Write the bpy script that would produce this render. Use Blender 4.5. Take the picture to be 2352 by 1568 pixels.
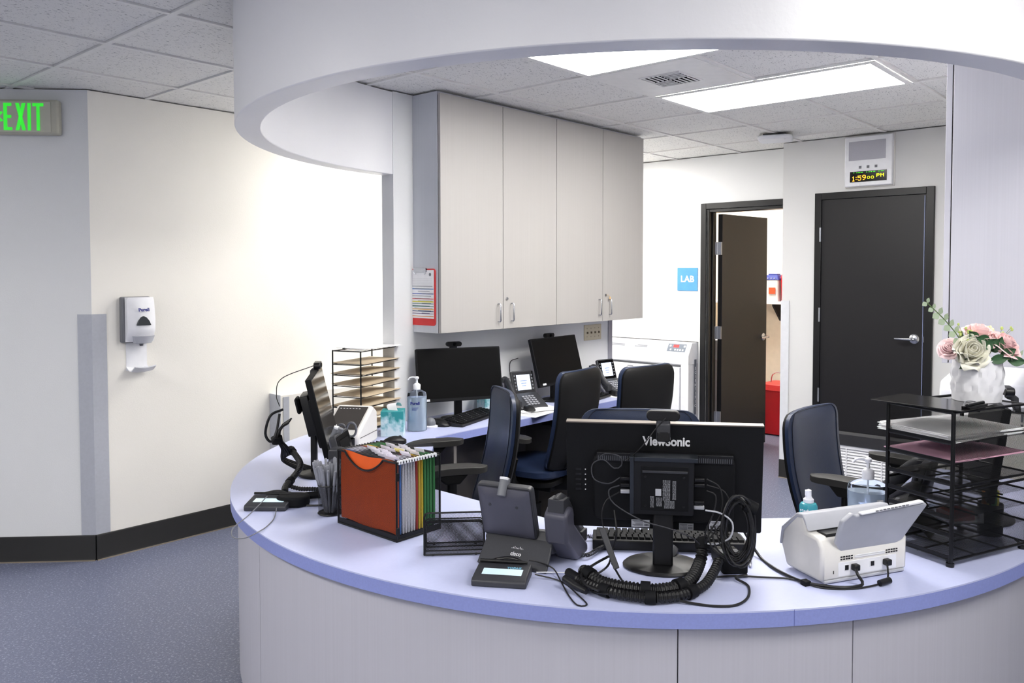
import bpy, bmesh, math, random
from mathutils import Vector, Matrix, Euler
random.seed(7)
S = bpy.context.scene
for _o in list(bpy.data.objects): bpy.data.objects.remove(_o)
C = S.collection
R = math.radians
PI = math.pi
CEIL = 2.579          # ceiling height
CT = 0.76             # counter top height

# ------------------------------------------------------------------ camera
cam_d = bpy.data.cameras.new('camera'); cam = bpy.data.objects.new('camera', cam_d); C.objects.link(cam)
S.camera = cam
_yaw, _pitch = R(40.957), R(2.1066)
_fw = Vector((math.cos(_yaw)*math.cos(_pitch), math.sin(_yaw)*math.cos(_pitch), -math.sin(_pitch)))
cam.location = (0, 0, 1.59)
cam.rotation_euler = _fw.to_track_quat('-Z', 'Y').to_euler()
cam_d.sensor_width = 36.0; cam_d.sensor_fit = 'HORIZONTAL'
cam_d.lens = 1855.04/2352*36.0
cam_d.shift_x = -46.26/2352; cam_d.shift_y = -89.68/2352
cam_d.clip_start = 0.05
# ------------------------------------------------------------------ view + world
S.view_settings.view_transform = 'Standard'; S.view_settings.look = 'None'
S.view_settings.gamma = 1.0; S.view_settings.use_curve_mapping = False
S.view_settings.exposure = 0.76
W = bpy.data.worlds.new('world'); S.world = W; W.use_nodes = True
W.node_tree.nodes['Background'].inputs[0].default_value = (0.9, 0.93, 1.0, 1)
W.node_tree.nodes['Background'].inputs[1].default_value = 0.35
LAMP = 15.0          # strength of the fluorescent diffusers

# ------------------------------------------------------------------ materials
def lin(c):
    return tuple(((v/255)/12.92 if v/255 <= 0.04045 else (((v/255)+0.055)/1.055)**2.4) for v in c)
_mats = {}
def M(name, rgb, rough=0.5, metal=0.0, var=0.0, vscale=20, bump=0.0, bscale=200, spec=0.5, trans=0.0, emit=0.0, alpha=1.0, coat=0.0, stretch=None, ior=1.45):
    if name in _mats: return _mats[name]
    m = bpy.data.materials.new(name); m.use_nodes = True; nt = m.node_tree; b = nt.nodes['Principled BSDF']
    col = lin(rgb)+(1,)
    b.inputs['Base Color'].default_value = col
    b.inputs['Roughness'].default_value = rough; b.inputs['Metallic'].default_value = metal
    b.inputs['Specular IOR Level'].default_value = spec
    b.inputs['IOR'].default_value = ior
    b.inputs['Transmission Weight'].default_value = trans
    b.inputs['Coat Weight'].default_value = coat
    if emit:
        b.inputs['Emission Color'].default_value = col; b.inputs['Emission Strength'].default_value = emit
    tc = nt.nodes.new('ShaderNodeTexCoord'); mp = nt.nodes.new('ShaderNodeMapping')
    nt.links.new(tc.outputs['Object'], mp.inputs['Vector'])
    if stretch: mp.inputs['Scale'].default_value = stretch
    n = nt.nodes.new('ShaderNodeTexNoise'); n.inputs['Scale'].default_value = vscale; n.inputs['Detail'].default_value = 3
    nt.links.new(mp.outputs[0], n.inputs['Vector'])
    v = var if var else 0.03
    mr = nt.nodes.new('ShaderNodeMapRange'); mr.inputs['From Min'].default_value = 0.3; mr.inputs['From Max'].default_value = 0.7
    mr.inputs['To Min'].default_value = 1-v; mr.inputs['To Max'].default_value = 1+v
    nt.links.new(n.outputs['Fac'], mr.inputs['Value'])
    mx = nt.nodes.new('ShaderNodeMix'); mx.data_type = 'RGBA'; mx.blend_type = 'MULTIPLY'; mx.inputs[0].default_value = 1
    mx.inputs[6].default_value = col
    nt.links.new(mr.outputs[0], mx.inputs[7]); nt.links.new(mx.outputs[2], b.inputs['Base Color'])
    if bump:
        n2 = nt.nodes.new('ShaderNodeTexNoise'); n2.inputs['Scale'].default_value = bscale; n2.inputs['Detail'].default_value = 4
        nt.links.new(mp.outputs[0], n2.inputs['Vector'])
        bp = nt.nodes.new('ShaderNodeBump'); bp.inputs['Strength'].default_value = bump; bp.inputs['Distance'].default_value = 0.002
        nt.links.new(n2.outputs['Fac'], bp.inputs['Height']); nt.links.new(bp.outputs[0], b.inputs['Normal'])
    _mats[name] = m
    return m

def speckle(name, base, spots, rough, scale, lo, hi, bump=0.0, scale2=None, stretch=None):
    """a base colour with small dots or flecks of other colours"""
    m = bpy.data.materials.new(name); m.use_nodes = True; nt = m.node_tree; b = nt.nodes['Principled BSDF']
    b.inputs['Roughness'].default_value = rough
    tc = nt.nodes.new('ShaderNodeTexCoord'); mp = nt.nodes.new('ShaderNodeMapping')
    nt.links.new(tc.outputs['Object'], mp.inputs['Vector'])
    if stretch: mp.inputs['Scale'].default_value = stretch
    prev = None
    for i, (c, sc, l, h) in enumerate([(s, scale*(1.7**i), lo, hi) for i, s in enumerate(spots)]):
        n = nt.nodes.new('ShaderNodeTexNoise'); n.inputs['Scale'].default_value = sc; n.inputs['Detail'].default_value = 2
        nt.links.new(mp.outputs[0], n.inputs['Vector'])
        r = nt.nodes.new('ShaderNodeMapRange'); r.inputs['From Min'].default_value = l; r.inputs['From Max'].default_value = h
        nt.links.new(n.outputs['Fac'], r.inputs['Value'])
        x = nt.nodes.new('ShaderNodeMix'); x.data_type = 'RGBA'
        nt.links.new(r.outputs[0], x.inputs[0])
        if prev is None: x.inputs[6].default_value = lin(base)+(1,)
        else: nt.links.new(prev, x.inputs[6])
        x.inputs[7].default_value = lin(c)+(1,)
        prev = x.outputs[2]
        if i == 0 and bump:
            bp = nt.nodes.new('ShaderNodeBump'); bp.inputs['Strength'].default_value = bump; bp.inputs['Distance'].default_value = -0.003
            nt.links.new(r.outputs[0], bp.inputs['Height']); nt.links.new(bp.outputs[0], b.inputs['Normal'])
    nt.links.new(prev, b.inputs['Base Color'])
    return m

def laminate(name, rgb, rough=0.45, k=(160, 160, 1.2)):
    """greige laminate with fine vertical threads"""
    m = M(name, rgb, rough, var=0.022, vscale=1.0, stretch=k)
    return m

WALL = M('wall paint warm white', (240, 237, 230), 0.75, var=0.01, vscale=2, bump=0.25, bscale=180)
WALLG = M('wall paint cool white', (228, 229, 230), 0.75, var=0.01, vscale=2, bump=0.25, bscale=180)
DRUM = M('soffit satin paint', (234, 234, 237), 0.38, var=0.012, vscale=3, bump=0.3, bscale=60)
LABW = M('lab wall cream paint', (240, 228, 208), 0.75, bump=0.1)
FLOOR = speckle('speckled blue sheet vinyl', (106, 111, 134), [(150, 154, 176), (84, 89, 112)], 0.42, 95, 0.55, 0.68)
TILE = speckle('fissured mineral ceiling tile', (236, 235, 232), [(150, 150, 152), (196, 195, 194)], 0.9, 70, 0.62, 0.70, bump=0.4, stretch=(1, 2.2, 1))
GRID = M('ceiling grid paint', (236, 235, 232), 0.5)
COUNTER = M('lavender laminate overlit top', (190, 196, 230), 0.33, var=0.015, vscale=90)  # paler than the edge band: overexposure of the top put into its colour
CEDGE = M('lavender laminate edge', (138, 148, 206), 0.42, var=0.04, vscale=160)
GREIGE = laminate('greige laminate with vertical threads', (186, 185, 194))
CABL = laminate('cabinet laminate', (174, 171, 168), 0.5)
CABS = laminate('cabinet laminate pale', (196, 199, 206), 0.5)
DARKGAP = M('dark gap', (40, 38, 38), 0.8)
PANEL = M('grey desk panel', (120, 116, 114), 0.6, var=0.05)
BASEB = M('black rubber baseboard', (22, 22, 24), 0.45)
CAULK = M('tan caulk line', (120, 110, 98), 0.7)
GUARD = M('grey vinyl corner guard', (180, 183, 192), 0.45, var=0.03, vscale=60, bump=0.15, bscale=300)
BLACK = M('black plastic', (12, 12, 15), 0.42, var=0.1, vscale=200, bump=0.08, bscale=900)
BLACKM = M('matte black plastic', (12, 13, 17), 0.68, spec=0.25, var=0.1, vscale=300, bump=0.15, bscale=900)
WIRE = M('black powder-coated steel', (17, 17, 19), 0.38, metal=0.3)
CABLE = M('black cable jacket', (24, 24, 26), 0.45)
GLOSSB = M('glossy black', (9, 9, 11), 0.08, spec=0.6)
SCREENOFF = M('dark switched-off screen', (5, 5, 6), 0.45, spec=0.12)
DKGREY = M('charcoal plastic', (50, 51, 56), 0.45, var=0.05, vscale=200, bump=0.1, bscale=700)
MIDGREY = M('grey plastic', (112, 114, 120), 0.45, bump=0.05, bscale=500)
LTGREY = M('light grey plastic', (178, 180, 188), 0.4)
WHITEP = M('white plastic', (230, 231, 236), 0.35)
OFFW = M('warm white plastic', (222, 220, 216), 0.38)
PAPER = M('white paper', (238, 238, 240), 0.8)
MANILA = M('manila folder card', (205, 188, 162), 0.75, var=0.04)
CHROME = M('brushed steel', (190, 192, 198), 0.25, metal=1.0)
ALU = M('satin aluminium', (170, 173, 182), 0.38, metal=0.9)
LEATHER = M('navy blue leather', (32, 44, 70), 0.36, var=0.06, vscale=30, bump=0.25, bscale=350)
SEAM = M('dark seam thread', (22, 26, 38), 0.7)
SHELL = M('black chair shell plastic', (10, 10, 11), 0.6, spec=0.3, var=0.05, bump=0.2, bscale=500)
ARMPAD = M('soft grey arm pad', (44, 43, 42), 0.5, bump=0.15, bscale=600)
DOORM = M('black painted door', (22, 21, 24), 0.45, var=0.05, vscale=60, bump=0.1, bscale=200)
FRAMEM = M('black door frame paint', (18, 18, 20), 0.4)
LIGHTM = M('fluorescent diffuser', (255, 252, 247), 0.6, emit=LAMP)
INKG = M('grey print', (120, 122, 128), 0.7)
INKD = M('dark print', (60, 62, 70), 0.7)
WHITEINK = M('white print', (225, 226, 230), 0.6)

# ------------------------------------------------------------------ geometry helpers
class B:
    def __init__(s): s.v = []; s.f = []; s.m = Matrix.Identity(4)
    def add(s, vs, fs):
        k = len(s.v)
        s.v += [tuple(s.m @ Vector(p)) for p in vs]; s.f += [tuple(i+k for i in f) for f in fs]
        return s
    def box(s, x0, y0, z0, x1, y1, z1):
        return s.add([(x0,y0,z0),(x1,y0,z0),(x1,y1,z0),(x0,y1,z0),(x0,y0,z1),(x1,y0,z1),(x1,y1,z1),(x0,y1,z1)],
                     [(0,3,2,1),(4,5,6,7),(0,1,5,4),(1,2,6,5),(2,3,7,6),(3,0,4,7)])
    def cbox(s, c, d, rot=None):
        h = [x/2 for x in d]; old = s.m
        s.m = s.m @ Matrix.Translation(c) @ (rot.to_4x4() if rot is not None else Matrix.Identity(4))
        s.box(-h[0],-h[1],-h[2],h[0],h[1],h[2]); s.m = old; return s
    def quad(s, a, b, c, d): return s.add([a,b,c,d], [(0,1,2,3)])
    def lathe(s, prof, n=24, c=(0,0,0), a0=0.0, a1=2*PI):
        full = abs(a1-a0-2*PI) < 1e-6; k = n if full else n+1
        vs = []; fs = []
        for r, z in prof:
            for i in range(k):
                a = a0+(a1-a0)*i/n; vs.append((c[0]+r*math.cos(a), c[1]+r*math.sin(a), c[2]+z))
        for j in range(len(prof)-1):
            for i in range(n):
                i2 = (i+1) % k
                fs.append((j*k+i, j*k+i2, (j+1)*k+i2, (j+1)*k+i))
        if full and prof[0][0] > 1e-5: fs.append(tuple(range(k-1, -1, -1)))
        if full and prof[-1][0] > 1e-5: fs.append(tuple((len(prof)-1)*k+i for i in range(k)))
        return s.add(vs, fs)
    def tube(s, path, r, n=8, caps=True, flat=1.0):
        P = [Vector(p) for p in path]; vs = []; fs = []
        rr = r if isinstance(r, (list, tuple)) else [r]*len(P)
        up = Vector((0,0,1)); prevn = None
        for i, p in enumerate(P):
            t = (P[min(i+1, len(P)-1)]-P[max(i-1, 0)])
            t = t.normalized() if t.length > 1e-9 else Vector((0,0,1))
            if prevn is None:
                a = t.cross(up)
                if a.length < 0.1: a = t.cross(Vector((1,0,0)))
                a.normalize()
            else:
                a = prevn - t*prevn.dot(t)
                a = a.normalized() if a.length > 1e-6 else t.orthogonal().normalized()
            prevn = a; b2 = t.cross(a)
            for k in range(n):
                an = 2*PI*k/n; vs.append(tuple(p + a*(math.cos(an)*rr[i]) + b2*(math.sin(an)*rr[i]*flat)))
        for i in range(len(P)-1):
            for k in range(n):
                k2 = (k+1) % n; fs.append((i*n+k, i*n+k2, (i+1)*n+k2, (i+1)*n+k))
        if caps: fs.append(tuple(range(n-1,-1,-1))); fs.append(tuple((len(P)-1)*n+k for k in range(n)))
        return s.add(vs, fs)
    def cyl(s, p0, p1, r, n=16, r1=None): return s.tube([p0, p1], [r, r if r1 is None else r1], n)
    def prism(s, poly, fn0, fn1):
        """poly of 2-d points; fn0/fn1 map them to the two end faces"""
        n = len(poly); vs = [fn0(*p) for p in poly]+[fn1(*p) for p in poly]
        fs = [tuple(range(n-1,-1,-1)), tuple(range(n, 2*n))]+[(i, (i+1)%n, n+(i+1)%n, n+i) for i in range(n)]
        return s.add(vs, fs)
    def ext_z(s, poly, z0, z1): return s.prism(poly, lambda x,y:(x,y,z0), lambda x,y:(x,y,z1))
    def ext_y(s, poly, y0, y1): return s.prism(poly, lambda x,z:(x,y0,z), lambda x,z:(x,y1,z))
    def ext_x(s, poly, x0, x1): return s.prism(poly, lambda y,z:(x0,y,z), lambda y,z:(x1,y,z))
    def sheet(s, f0, f1, nu, nv):
        """closed slab between two surfaces f0(u,v), f1(u,v), u and v in 0..1"""
        vs = []; fs = []; w = nu+1
        for f in (f0, f1):
            for j in range(nv+1):
                for i in range(nu+1): vs.append(tuple(f(i/nu, j/nv)))
        o = w*(nv+1)
        for j in range(nv):
            for i in range(nu):
                a = j*w+i; fs.append((a, a+1, a+w+1, a+w)); fs.append((o+a, o+a+w, o+a+w+1, o+a+1))
        for i in range(nu): fs.append((i, o+i, o+i+1, i+1)); a = nv*w+i; fs.append((a, a+1, o+a+1, o+a))
        for j in range(nv): a = j*w; fs.append((a, a+w, o+a+w, o+a)); a = j*w+nu; fs.append((a, o+a, o+a+w, a+w))
        return s.add(vs, fs)
    def ball(s, c, r, n=12, sz=(1,1,1)):
        vs = [(c[0], c[1], c[2]-r*sz[2])]; fs = []; m = n//2
        for j in range(1, m):
            th = PI*j/m
            for i in range(n):
                a = 2*PI*i/n; vs.append((c[0]+r*sz[0]*math.sin(th)*math.cos(a), c[1]+r*sz[1]*math.sin(th)*math.sin(a), c[2]-r*sz[2]*math.cos(th)))
        vs.append((c[0], c[1], c[2]+r*sz[2])); L = len(vs)-1
        for i in range(n):
            i2 = (i+1)%n; fs.append((0, 1+i2, 1+i)); fs.append((L, 1+(m-2)*n+i, 1+(m-2)*n+i2))
            for j in range(m-2): fs.append((1+j*n+i, 1+j*n+i2, 1+(j+1)*n+i2, 1+(j+1)*n+i))
        return s.add(vs, fs)
    def lattice(s, o, u, v, w, h, pitch=0.0036, t=0.0009, dirs=(1, -1), fn=None):
        """expanded-metal mesh in the rectangle o + a*u + b*v; real strips crossing on two diagonals"""
        o, u, v = Vector(o), Vector(u), Vector(v)
        for sg in dirs:
            c = -h if sg == 1 else 0.0; end = w if sg == 1 else w+h
            while c < end:
                c += pitch
                if sg == 1: b0 = max(0.0, -c); b1 = min(h, w-c); f = lambda b: c+b
                else: b0 = max(0.0, c-w); b1 = min(h, c); f = lambda b: c-b
                if b1-b0 < 1e-4: continue
                seg = 1 if fn is None else max(1, int((b1-b0)/0.006))
                for k in range(seg):
                    ba = b0+(b1-b0)*k/seg; bb = b0+(b1-b0)*(k+1)/seg
                    q = [(f(ba)-t/2, ba), (f(ba)+t/2, ba), (f(bb)+t/2, bb), (f(bb)-t/2, bb)]
                    if fn is None: s.add([tuple(o+u*a+v*b) for a, b in q], [(0,1,2,3)])
                    else: s.add([fn(a, b) for a, b in q], [(0,1,2,3)])
        return s

def obj(name, b, mat, parent=None, bevel=0.0, seg=2, smooth=True, label=None):
    me = bpy.data.meshes.new(name); me.from_pydata(b.v, [], b.f)
    bm = bmesh.new(); bm.from_mesh(me); bmesh.ops.recalc_face_normals(bm, faces=bm.faces); bm.to_mesh(me); bm.free()
    me.materials.append(mat)
    if smooth:
        me.polygons.foreach_set('use_smooth', [True]*len(me.polygons)); me.set_sharp_from_angle(angle=R(38))
    o = bpy.data.objects.new(name, me); C.objects.link(o)
    if parent is not None: o.parent = parent
    if bevel:
        md = o.modifiers.new('bevel', 'BEVEL'); md.width = bevel; md.segments = seg; md.limit_method = 'ANGLE'; md.angle_limit = R(40)
    if label: o['label'] = label
    return o
def meta(o, label, cat, group=None, kind=None):
    if label: o['label'] = label
    if cat: o['category'] = cat
    if group: o['group'] = group
    if kind: o['kind'] = kind
    return o
def thing(name, label, cat, loc=(0,0,0), rz=0.0, group=None):
    o = bpy.data.objects.new(name, None); C.objects.link(o); o.location = loc; o.rotation_euler = (0,0,R(rz)); o.empty_display_size = 0.05
    return meta(o, label, cat, group)
def struct(name, b, mat, bevel=0.0, parent=None, smooth=True):
    o = obj(name, b, mat, parent, bevel, smooth=smooth)
    if parent is None: o['kind'] = 'structure'
    return o
def copy_tree(o, parent=None):
    c = o.copy(); C.objects.link(c); c.parent = parent
    for ch in list(o.children): copy_tree(ch, c)
    return c
def smooth_path(pts, step=0.01):
    P = [Vector(p) for p in pts]; out = []
    P = [P[0]*2-P[1]]+P+[P[-1]*2-P[-2]]
    for i in range(1, len(P)-2):
        a, b, c, d = P[i-1:i+3]; n = max(2, int((c-b).length/step))
        for k in range(n):
            t = k/n; out.append(0.5*((2*b)+(c-a)*t+(2*a-5*b+4*c-d)*t*t+(3*b-a-3*c+d)*t**3))
    out.append(P[-2]); return out
def text(parent, name, body, size, mat, origin, right, up, depth=0.0006, align='CENTER', bold=0.0, sx=1.0, label=None):
    cu = bpy.data.curves.new(name, 'FONT'); cu.body = body; cu.size = size; cu.extrude = depth/2; cu.offset = bold; cu.align_x = align; cu.align_y = 'CENTER'
    cu.resolution_u = 3
    t = bpy.data.objects.new(name, cu); C.objects.link(t)
    bpy.context.view_layer.update()
    me = bpy.data.meshes.new_from_object(t.evaluated_get(bpy.context.evaluated_depsgraph_get()))
    bpy.data.objects.remove(t)
    r, u = Vector(right).normalized(), Vector(up).normalized(); n = r.cross(u)
    mt = Matrix(((r.x*sx,u.x,n.x,origin[0]),(r.y*sx,u.y,n.y,origin[1]),(r.z*sx,u.z,n.z,origin[2]),(0,0,0,1)))
    me.transform(mt); me.materials.clear(); me.materials.append(mat)
    o = bpy.data.objects.new(name, me); C.objects.link(o); o.parent = parent
    return o
def rrect(w, h, r, n=4, cx=0, cy=0):
    out = []
    for (x, y, a) in ((w/2-r, h/2-r, 0), (-w/2+r, h/2-r, 90), (-w/2+r, -h/2+r, 180), (w/2-r, -h/2+r, 270)):
        for k in range(n+1):
            t = R(a+90*k/n); out.append((cx+x+r*math.cos(t), cy+y+r*math.sin(t)))
    return out
def arc(cx, cy, r, a0, a1, n): return [(cx+r*math.cos(R(a0+(a1-a0)*i/n)), cy+r*math.sin(R(a0+(a1-a0)*i/n))) for i in range(n+1)]

# ================================================================== SETTING
struct('floor', B().box(-3.2, -3.2, -0.1, 9.5, 8.2, 0), FLOOR)
ceil = struct('ceiling', B().box(-3.2, -3.2, CEIL+0.03, 9.5, 8.2, CEIL+0.12), GRID)
GX, GY, GP = 3.9065, 2.4953, 0.61
# light fixtures: cells (i, j) they fill
FIX = {'a': (-2, -2, 1, 2), 'b': (0, -2, 1, 2)}
OFFX = [(-1, 2, 1, 1, 'ceiling light in the corridor behind the cabinets'), (1, 2, 2, 1, 'ceiling light in front of the lab freezer wall'), (-8, 1, 1, 2, 'ceiling light above the left aisle outside the frame'), (-8, -3, 1, 2, 'ceiling light behind left of the camera'), (-9, -6, 1, 2, 'ceiling light far behind the camera'), (-4, -6, 1, 2, 'ceiling light above the front of the counter outside the frame')]
taken = set()
def fixture(i, j, label, ni=1, nj=2, group=None):
    x0, y0, x1, y1 = GX+GP*i, GY+GP*j, GX+GP*(i+ni), GY+GP*(j+nj)
    for a in range(ni):
        for b_ in range(nj): taken.add((i+a, j+b_))
    t = thing('ceiling_light', label, 'ceiling light', ((x0+x1)/2, (y0+y1)/2, CEIL), 0, group)
    hx, hy = (x1-x0)/2, (y1-y0)/2
    b = B()
    for (a0, b0, a1, b1) in ((-hx+.012,-hy+.012,hx-.012,-hy+.04), (-hx+.012,hy-.04,hx-.012,hy-.012), (-hx+.012,-hy+.04,-hx+.04,hy-.04), (hx-.04,-hy+.04,hx-.012,hy-.04)):
        b.box(a0, b0, -0.007, a1, b1, -0.0005)
    obj('frame', b, GRID, t)
    obj('diffuser', B().box(-hx+.04, -hy+.04, -0.004, hx-.04, hy-.04, -0.001), LIGHTM, t)
    return t
fixture(-2, -2, 'ceiling light panel partly cut off by the curved soffit, left of the air vent')
fixture(0, -2, 'large ceiling light panel fully in view, right of the air vent')
for i, j, a_, b_, lab_ in OFFX: fixture(i, j, lab_, a_, b_, 'ceiling lights outside the frame')
fixture(5, 1, 'ceiling light inside the lab room behind the open door', 1, 2, 'ceiling lights outside the frame')
VENT = (-1, -1)
taken.add(VENT)
b = B(); g = 0.012
i0, i1, j0, j1 = -11, 9, -9, 9
for i in range(i0, i1+1): x = GX+GP*i; b.box(x-g, GY+GP*j0, CEIL, x+g, GY+GP*j1, CEIL+.03)
for j in range(j0, j1+1): y = GY+GP*j; b.box(GX+GP*i0, y-g, CEIL+.0005, GX+GP*i1, y+g, CEIL+.0295)
obj('ceiling_grid', b, GRID, ceil, label='white metal grid bars between the ceiling tiles')
tb = B(); h = GP/2-0.0135
tb.box(-h, -h, 0.008, h, h, 0.024)
tile = None; tiles = []
for i in range(i0, i1):
    for j in range(j0, j1):
        if (i, j) in taken: continue
        vis = (i >= -6 and j >= -4)
        if not vis: tiles.append((i, j)); continue
        if tile is None: tile = obj('ceiling_tile', tb, TILE, ceil, 0.003); o = tile
        else: o = tile.copy(); C.objects.link(o)
        o.location = (GX+GP*(i+.5), GY+GP*(j+.5), CEIL)
rest = B()
for i, j in tiles:
    rest.m = Matrix.Translation((GX+GP*(i+.5), GY+GP*(j+.5), CEIL)); rest.box(-h, -h, 0.008, h, h, 0.024)
o = obj('ceiling_tiles_behind_camera', rest, TILE, ceil); o['kind'] = 'stuff'

# walls
YL = 4.72
struct('wall_left', B().box(1.756, YL, 0, 9.0, YL+.1, CEIL), WALL)
o = struct('wall_corner', B().box(-4.2, 0, 0, 0, .1, CEIL), WALLG); o.location = (1.756, YL, 0); o.rotation_euler = (0,0,R(-45))
struct('wall_back', B().box(-3.1, -3.1, 0, -3.0, 8.0, CEIL), WALLG)
struct('wall_front', B().box(-3.0, -3.1, 0, 9.3, -3.0, CEIL), WALLG)
# station partition behind the back desk, with the opening to its left spanned by the soffit
struct('wall_station', B().box(2.86, 3.49, 0, 4.92, 3.59, CEIL), WALLG)
struct('wall_right', B().box(3.2, .33, 0, 5.98, .43, CEIL).box(2.946, .333, 2.129, 3.2, .428, CEIL), WALL)
# curved drop soffit
cx, cy, ro, ri = 2.945, 1.962, 1.628, 1.535
b = B(); poly = arc(cx, cy, ro, 90, 270, 96); inner = arc(cx, cy, ri, 270, 90, 96)
n = 97; vs = [(x, y, 2.128) for x, y in poly]+[(x, y, 2.128) for x, y in inner[::-1]]+[(x, y, CEIL-.001) for x, y in poly]+[(x, y, CEIL-.001) for x, y in inner[::-1]]
fs = []
for i in range(n-1):
    fs += [(i, i+1, n+i+1, n+i), (2*n+i, 3*n+i, 3*n+i+1, 2*n+i+1), (i, 2*n+i, 2*n+i+1, i+1), (n+i, n+i+1, 3*n+i+1, 3*n+i)]
fs += [(0, n, 3*n, 2*n), (n-1, 3*n-1, 4*n-1, 2*n-1)]
fs[-1] = (n-1, 2*n-1, 4*n-1, 3*n-1)
b.add(vs, fs)
struct('wall_soffit', b, DRUM, 0.004)
# far wall with the closet door
b = B()
b.box(5.98, .43, 0, 6.08, 1.567, CEIL); b.box(5.98, 2.345, 0, 6.08, 2.633, CEIL); b.box(5.98, 1.567, 2.135, 6.08, 2.345, CEIL); b.box(5.98, 1.567, 0, 6.08, 2.345, .055)
WALLF = M('wall paint far neutral', (213, 213, 213), 0.75, var=0.01, vscale=2)
struct('wall_far', b, WALLF)
struct('wall_jog', B().box(6.08, 2.50, 0, 6.21, 2.633, CEIL), WALLF)
XL = 6.21
b = B()
b.box(XL, 3.41, .992, XL+.1, YL, CEIL); b.box(XL, 3.41, 0, XL+.1, 3.485, .992); b.box(XL, 2.5, 2.13, XL+.1, 3.41, CEIL); b.box(XL, 4.43, 0, XL+.1, YL, .992)
struct('wall_lab', b, WALLG)
b = B(); b.box(8.05, 1.9, 0, 8.15, 5.0, CEIL); b.box(6.31, 4.5, 0, 8.05, 4.6, CEIL); b.box(6.31, 2.0, 0, 8.05, 2.1, CEIL)
struct('wall_lab_inner', b, LABW)
struct('baseboard_lab', B().box(8.03, 2.1, 0, 8.05, 4.4, .1), BASEB)
# baseboards
def bboard(name, L, loc, rz):
    o = struct(name, B().ext_x([(0,0.002),(0,.14),(-.004,.14),(-.008,.133),(-.009,.012),(-.016,.002)], 0, L), BASEB); o.location = loc; o.rotation_euler = (0,0,R(rz))
    c = obj('caulk_line', B().ext_x([(0,0),(-.02,0),(-.018,.005),(0,.005)], 0, L), CAULK, o); return o
bboard('baseboard_left', 7.2, (1.756, YL, 0), 0)
bboard('baseboard_corner', 3.2, (1.756-3.2*.70711, YL+3.2*.70711, 0), -45)
o = bboard('baseboard_far', .30, (5.98, 2.64, 0), -90)
# corner guards
def guard(name, label, loc, rz, bend, L, z0, z1, mat=None):
    """L-shaped vinyl strip: one leg along local -x turned by the bend, the other along +x"""
    t = thing(name, label, 'corner guard', loc, rz)
    u = Vector((math.cos(R(bend)), math.sin(R(bend)))); 
    n1 = Vector((0, -1)); n2 = Vector((-u.y, u.x)); 
    if n2.y > 0: n2 = -n2
    mid = (n1+n2).normalized()*.0045
    th = .004
    P = [(L, -.0005), (L, -th), (mid.x, mid.y), (u.x*L+n2.x*th, u.y*L+n2.y*th), (u.x*L+n2.x*.0005, u.y*L+n2.y*.0005), (0.0, -.0003)]
    obj('guard_strip', B().ext_z(P, z0, z1), mat or GUARD, t)
    return t
guard('corner_guard', 'tall pale grey vinyl corner guard left of the soap dispenser', (1.756, YL, 0), 0, 135, .075, .142, 1.362)
# ------------------------------------------------------------------ doors
def hinge(parent, x, y, z, along_x=False, name='hinge'):
    b = B()
    if along_x: b.box(x-.02, y-.002, z-.05, x+.03, y+.002, z+.05)
    b.cyl((x, y, z-.052), (x, y, z+.052), .007, 10)
    for k in (-1, 1): b.cyl((x, y, z+k*.018-.0015), (x, y, z+k*.018+.0015), .0076, 10)
    return obj(name, b, ALU, parent)
def lever(parent, o, out, along, label=None):
    """rose and lever handle at point o, out of the door along `out`, lever pointing `along`"""
    o, out, al = Vector(o), Vector(out), Vector(along)
    b = B()
    b.tube([o, o+out*.006, o+out*.012, o+out*.018], [.034, .034, .028, .016], 24)
    b.tube([o+out*.018, o+out*.05], [.0115, .0115], 14)
    b.tube([o+out*.05-al*.012, o+out*.052+al*.02, o+out*.054+al*.09, o+out*.052+al*.115], [.012, .0125, .010, .009], 12, flat=0.8)
    b.tube([o+out*.06, o+out*.064], [.007, .007], 10)
    return obj('lever_handle', b, CHROME, parent)
# closed closet door in the far wall, raised over a louvred base
d = bpy.data.objects.new('door_1', None); C.objects.link(d); d['kind'] = 'structure'; d['label'] = 'closed black door with a lever handle below the wall clock'
fx = 5.955
obj('door_leaf', B().box(fx+.012, 1.60, .425, fx+.05, 2.325, 2.13), DOORM, d, .002)
fb = B()
fb.box(fx, 2.325, .36, fx+.12, 2.375, 2.18); fb.box(fx, 1.548, .36, fx+.12, 1.60, 2.18); fb.box(fx, 1.60, 2.13, fx+.12, 2.325, 2.18)
obj('door_frame', fb, FRAMEM, d, .003)
sb = B(); sb.box(fx+.03, 2.312, .43, fx+.06, 2.325, 2.13); sb.box(fx+.03, 1.60, .43, fx+.06, 1.607, 2.13); sb.box(fx+.03, 1.607, 2.12, fx+.06, 2.312, 2.13)
obj('door_stop', sb, FRAMEM, d)
obj('sill', B().ext_y([(fx-.012,.325),(fx+.1,.325),(fx+.1,.425),(fx+.004,.425),(fx-.012,.405)], 1.548, 2.375), DKGREY if False else M('dark grey sill paint', (44,44,48), .5), d, .002)
obj('weather_strip', B().box(fx+.006, 1.6075, .43, fx+.0125, 1.6125, 2.12), M('blue grey strip', (120,128,160), .4), d)
for z in (1.873, 1.277, .677): hinge(d, fx+.004, 2.331, z)
lever(d, (fx+.012, 1.665, 1.13), (-1,0,0), (0,1,0))
obj('latch_plate', B().box(fx+.002, 1.5995, 1.11, fx+.012, 1.6035, 1.15), ALU, d)
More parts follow.
